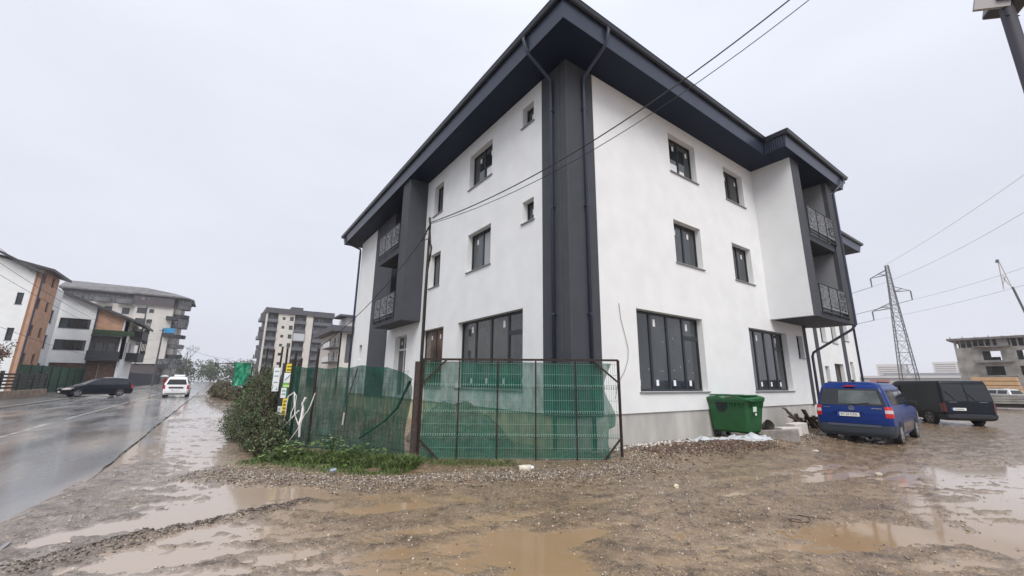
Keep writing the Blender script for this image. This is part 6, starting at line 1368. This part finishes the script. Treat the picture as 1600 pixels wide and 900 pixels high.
mb = MB(); mb.rbox((0, 1.0, 13.55), (.15, .2, .3), Matrix.Rotation(.3, 3, 'X')); mb.build('jib_head', MATS['crane_grey'], CRN)
mb = MB(); mb.box(-2.5, 2.5, -2, 0, .4, 1.6); bevel(mb.build('carrier', mat('carrier_yellow', (.35, .25, .05), .6), CRN), .1)
# timber stack
ORW = mat('fresh_timber', (.52, .33, .18), .7, noise=.1, nscale=3)
TS = empty('timber_stack', (64, -.3, 0), 'stack of fresh orange timber panels below the concrete shell', 'timber')
for k in range(4):
    mb = MB(); mb.box(0, 2.4, -1.9+.05*k, 1.7-.04*k, 1.0+k*.46, 1.40+k*.46); mb.build('panel', ORW, TS)
    mb = MB(); mb.box(.2, 2.2, -1.8, 1.6, .94+k*.46, 1.0+k*.46); mb.build('spacer', WOODD, TS)
SL = empty('slab_stack', (42.8, -2.0, 0), 'weathered grey concrete slabs stacked beyond the black van', 'slabs', rz=R(-62))
SLM = mat('weathered_slab', (.24, .23, .21), .6, noise=.25, nscale=2)
for k in range(4): mb = MB(); mb.box(-1.2+.1*(k % 2), 6, -1.6+.08*k, .5-.05*(k % 3), .50+k*.17, .64+k*.17); mb.build('slab', SLM, SL)
mb = MB(); mb.box(-1, 6, -1.4, -1.2, .2, .5); mb.box(-1, 6, 0, .2, .2, .5); mb.build('bearer', WOODD, SL)
for x in (-.6, 2, 5): mb = MB(); mb.box(x, x+.3, -1.5, .3, 0, .2); mb.build('support', BALC, SL)
# left street poles + wires
def street_pole(loc, h, label, arm=True):
    e = empty('utility_pole', loc, label, 'pole', 'street poles on the left'); MB().tube([(0, 0, 0), (0, 0, h)], [.17, .12], 8).build('shaft', mat('pole_concrete_dark', (.035, .033, .036), .7), e, smooth=True)
    if arm: MB().tube([(0, 0, h*.22), (.9, -.3, h*.3), (1.4, -.4, h*.33)], .07, 6).build('arm', BLACKM, e)
    mb = MB(); mb.bar((-.6, 0, h-.4), (.6, 0, h-.4), .09); mb.build('crossarm', BLACKM, e)
street_pole((-16.6, 95, 0), 10.9, 'dark utility pole in front of the rounded cream block'); street_pole((-16.6, 181, 0), 10.6, 'farther dark utility pole near the woodland', False)
street_pole((-17.5, 8, 0), 8.9, 'nearest dark utility pole on the left pavement', False)
for i, (za, zb, lb) in enumerate(((9.6, 9.9, 'topmost of the street wires crossing the white gable'), (8.9, 9.4, 'second street wire crossing the white gable'), (8.3, 9.0, 'third street wire crossing the white gable'), (6.0, 5.6, 'lowest street wire crossing the orange tower'))):
    wire('street_wire', (-17.5, 8, za), (-16.6, 95, zb), 2.2, .011, lb, 'street wires on the left')
wire('overhead_cable', (-16.6, 95, 9.8), (-3.4, 150, 8), 1.5, .03, 'thin wire from the far pole toward the grey block')

# ------------------------------------------------------------------ haze
HZ = True
if HZ:
    mb = MB(); mb.box(-420, 1000, -260, 620, -1.4, 60); hz = mb.build('haze', None)
    hz.data.materials.clear(); m = bpy.data.materials.new('haze_air'); m.use_nodes = True; t = m.node_tree; t.nodes.clear(); o_ = t.nodes.new('ShaderNodeOutputMaterial'); v = t.nodes.new('ShaderNodeVolumePrincipled'); v.inputs['Density'].default_value = .0004; v.inputs['Color'].default_value = (.93, .95, 1, 1); v.inputs['Anisotropy'].default_value = 0.0
    t.links.new(v.outputs[0], o_.inputs['Volume']); hz.data.materials.append(m); tag(hz, kind='stuff')
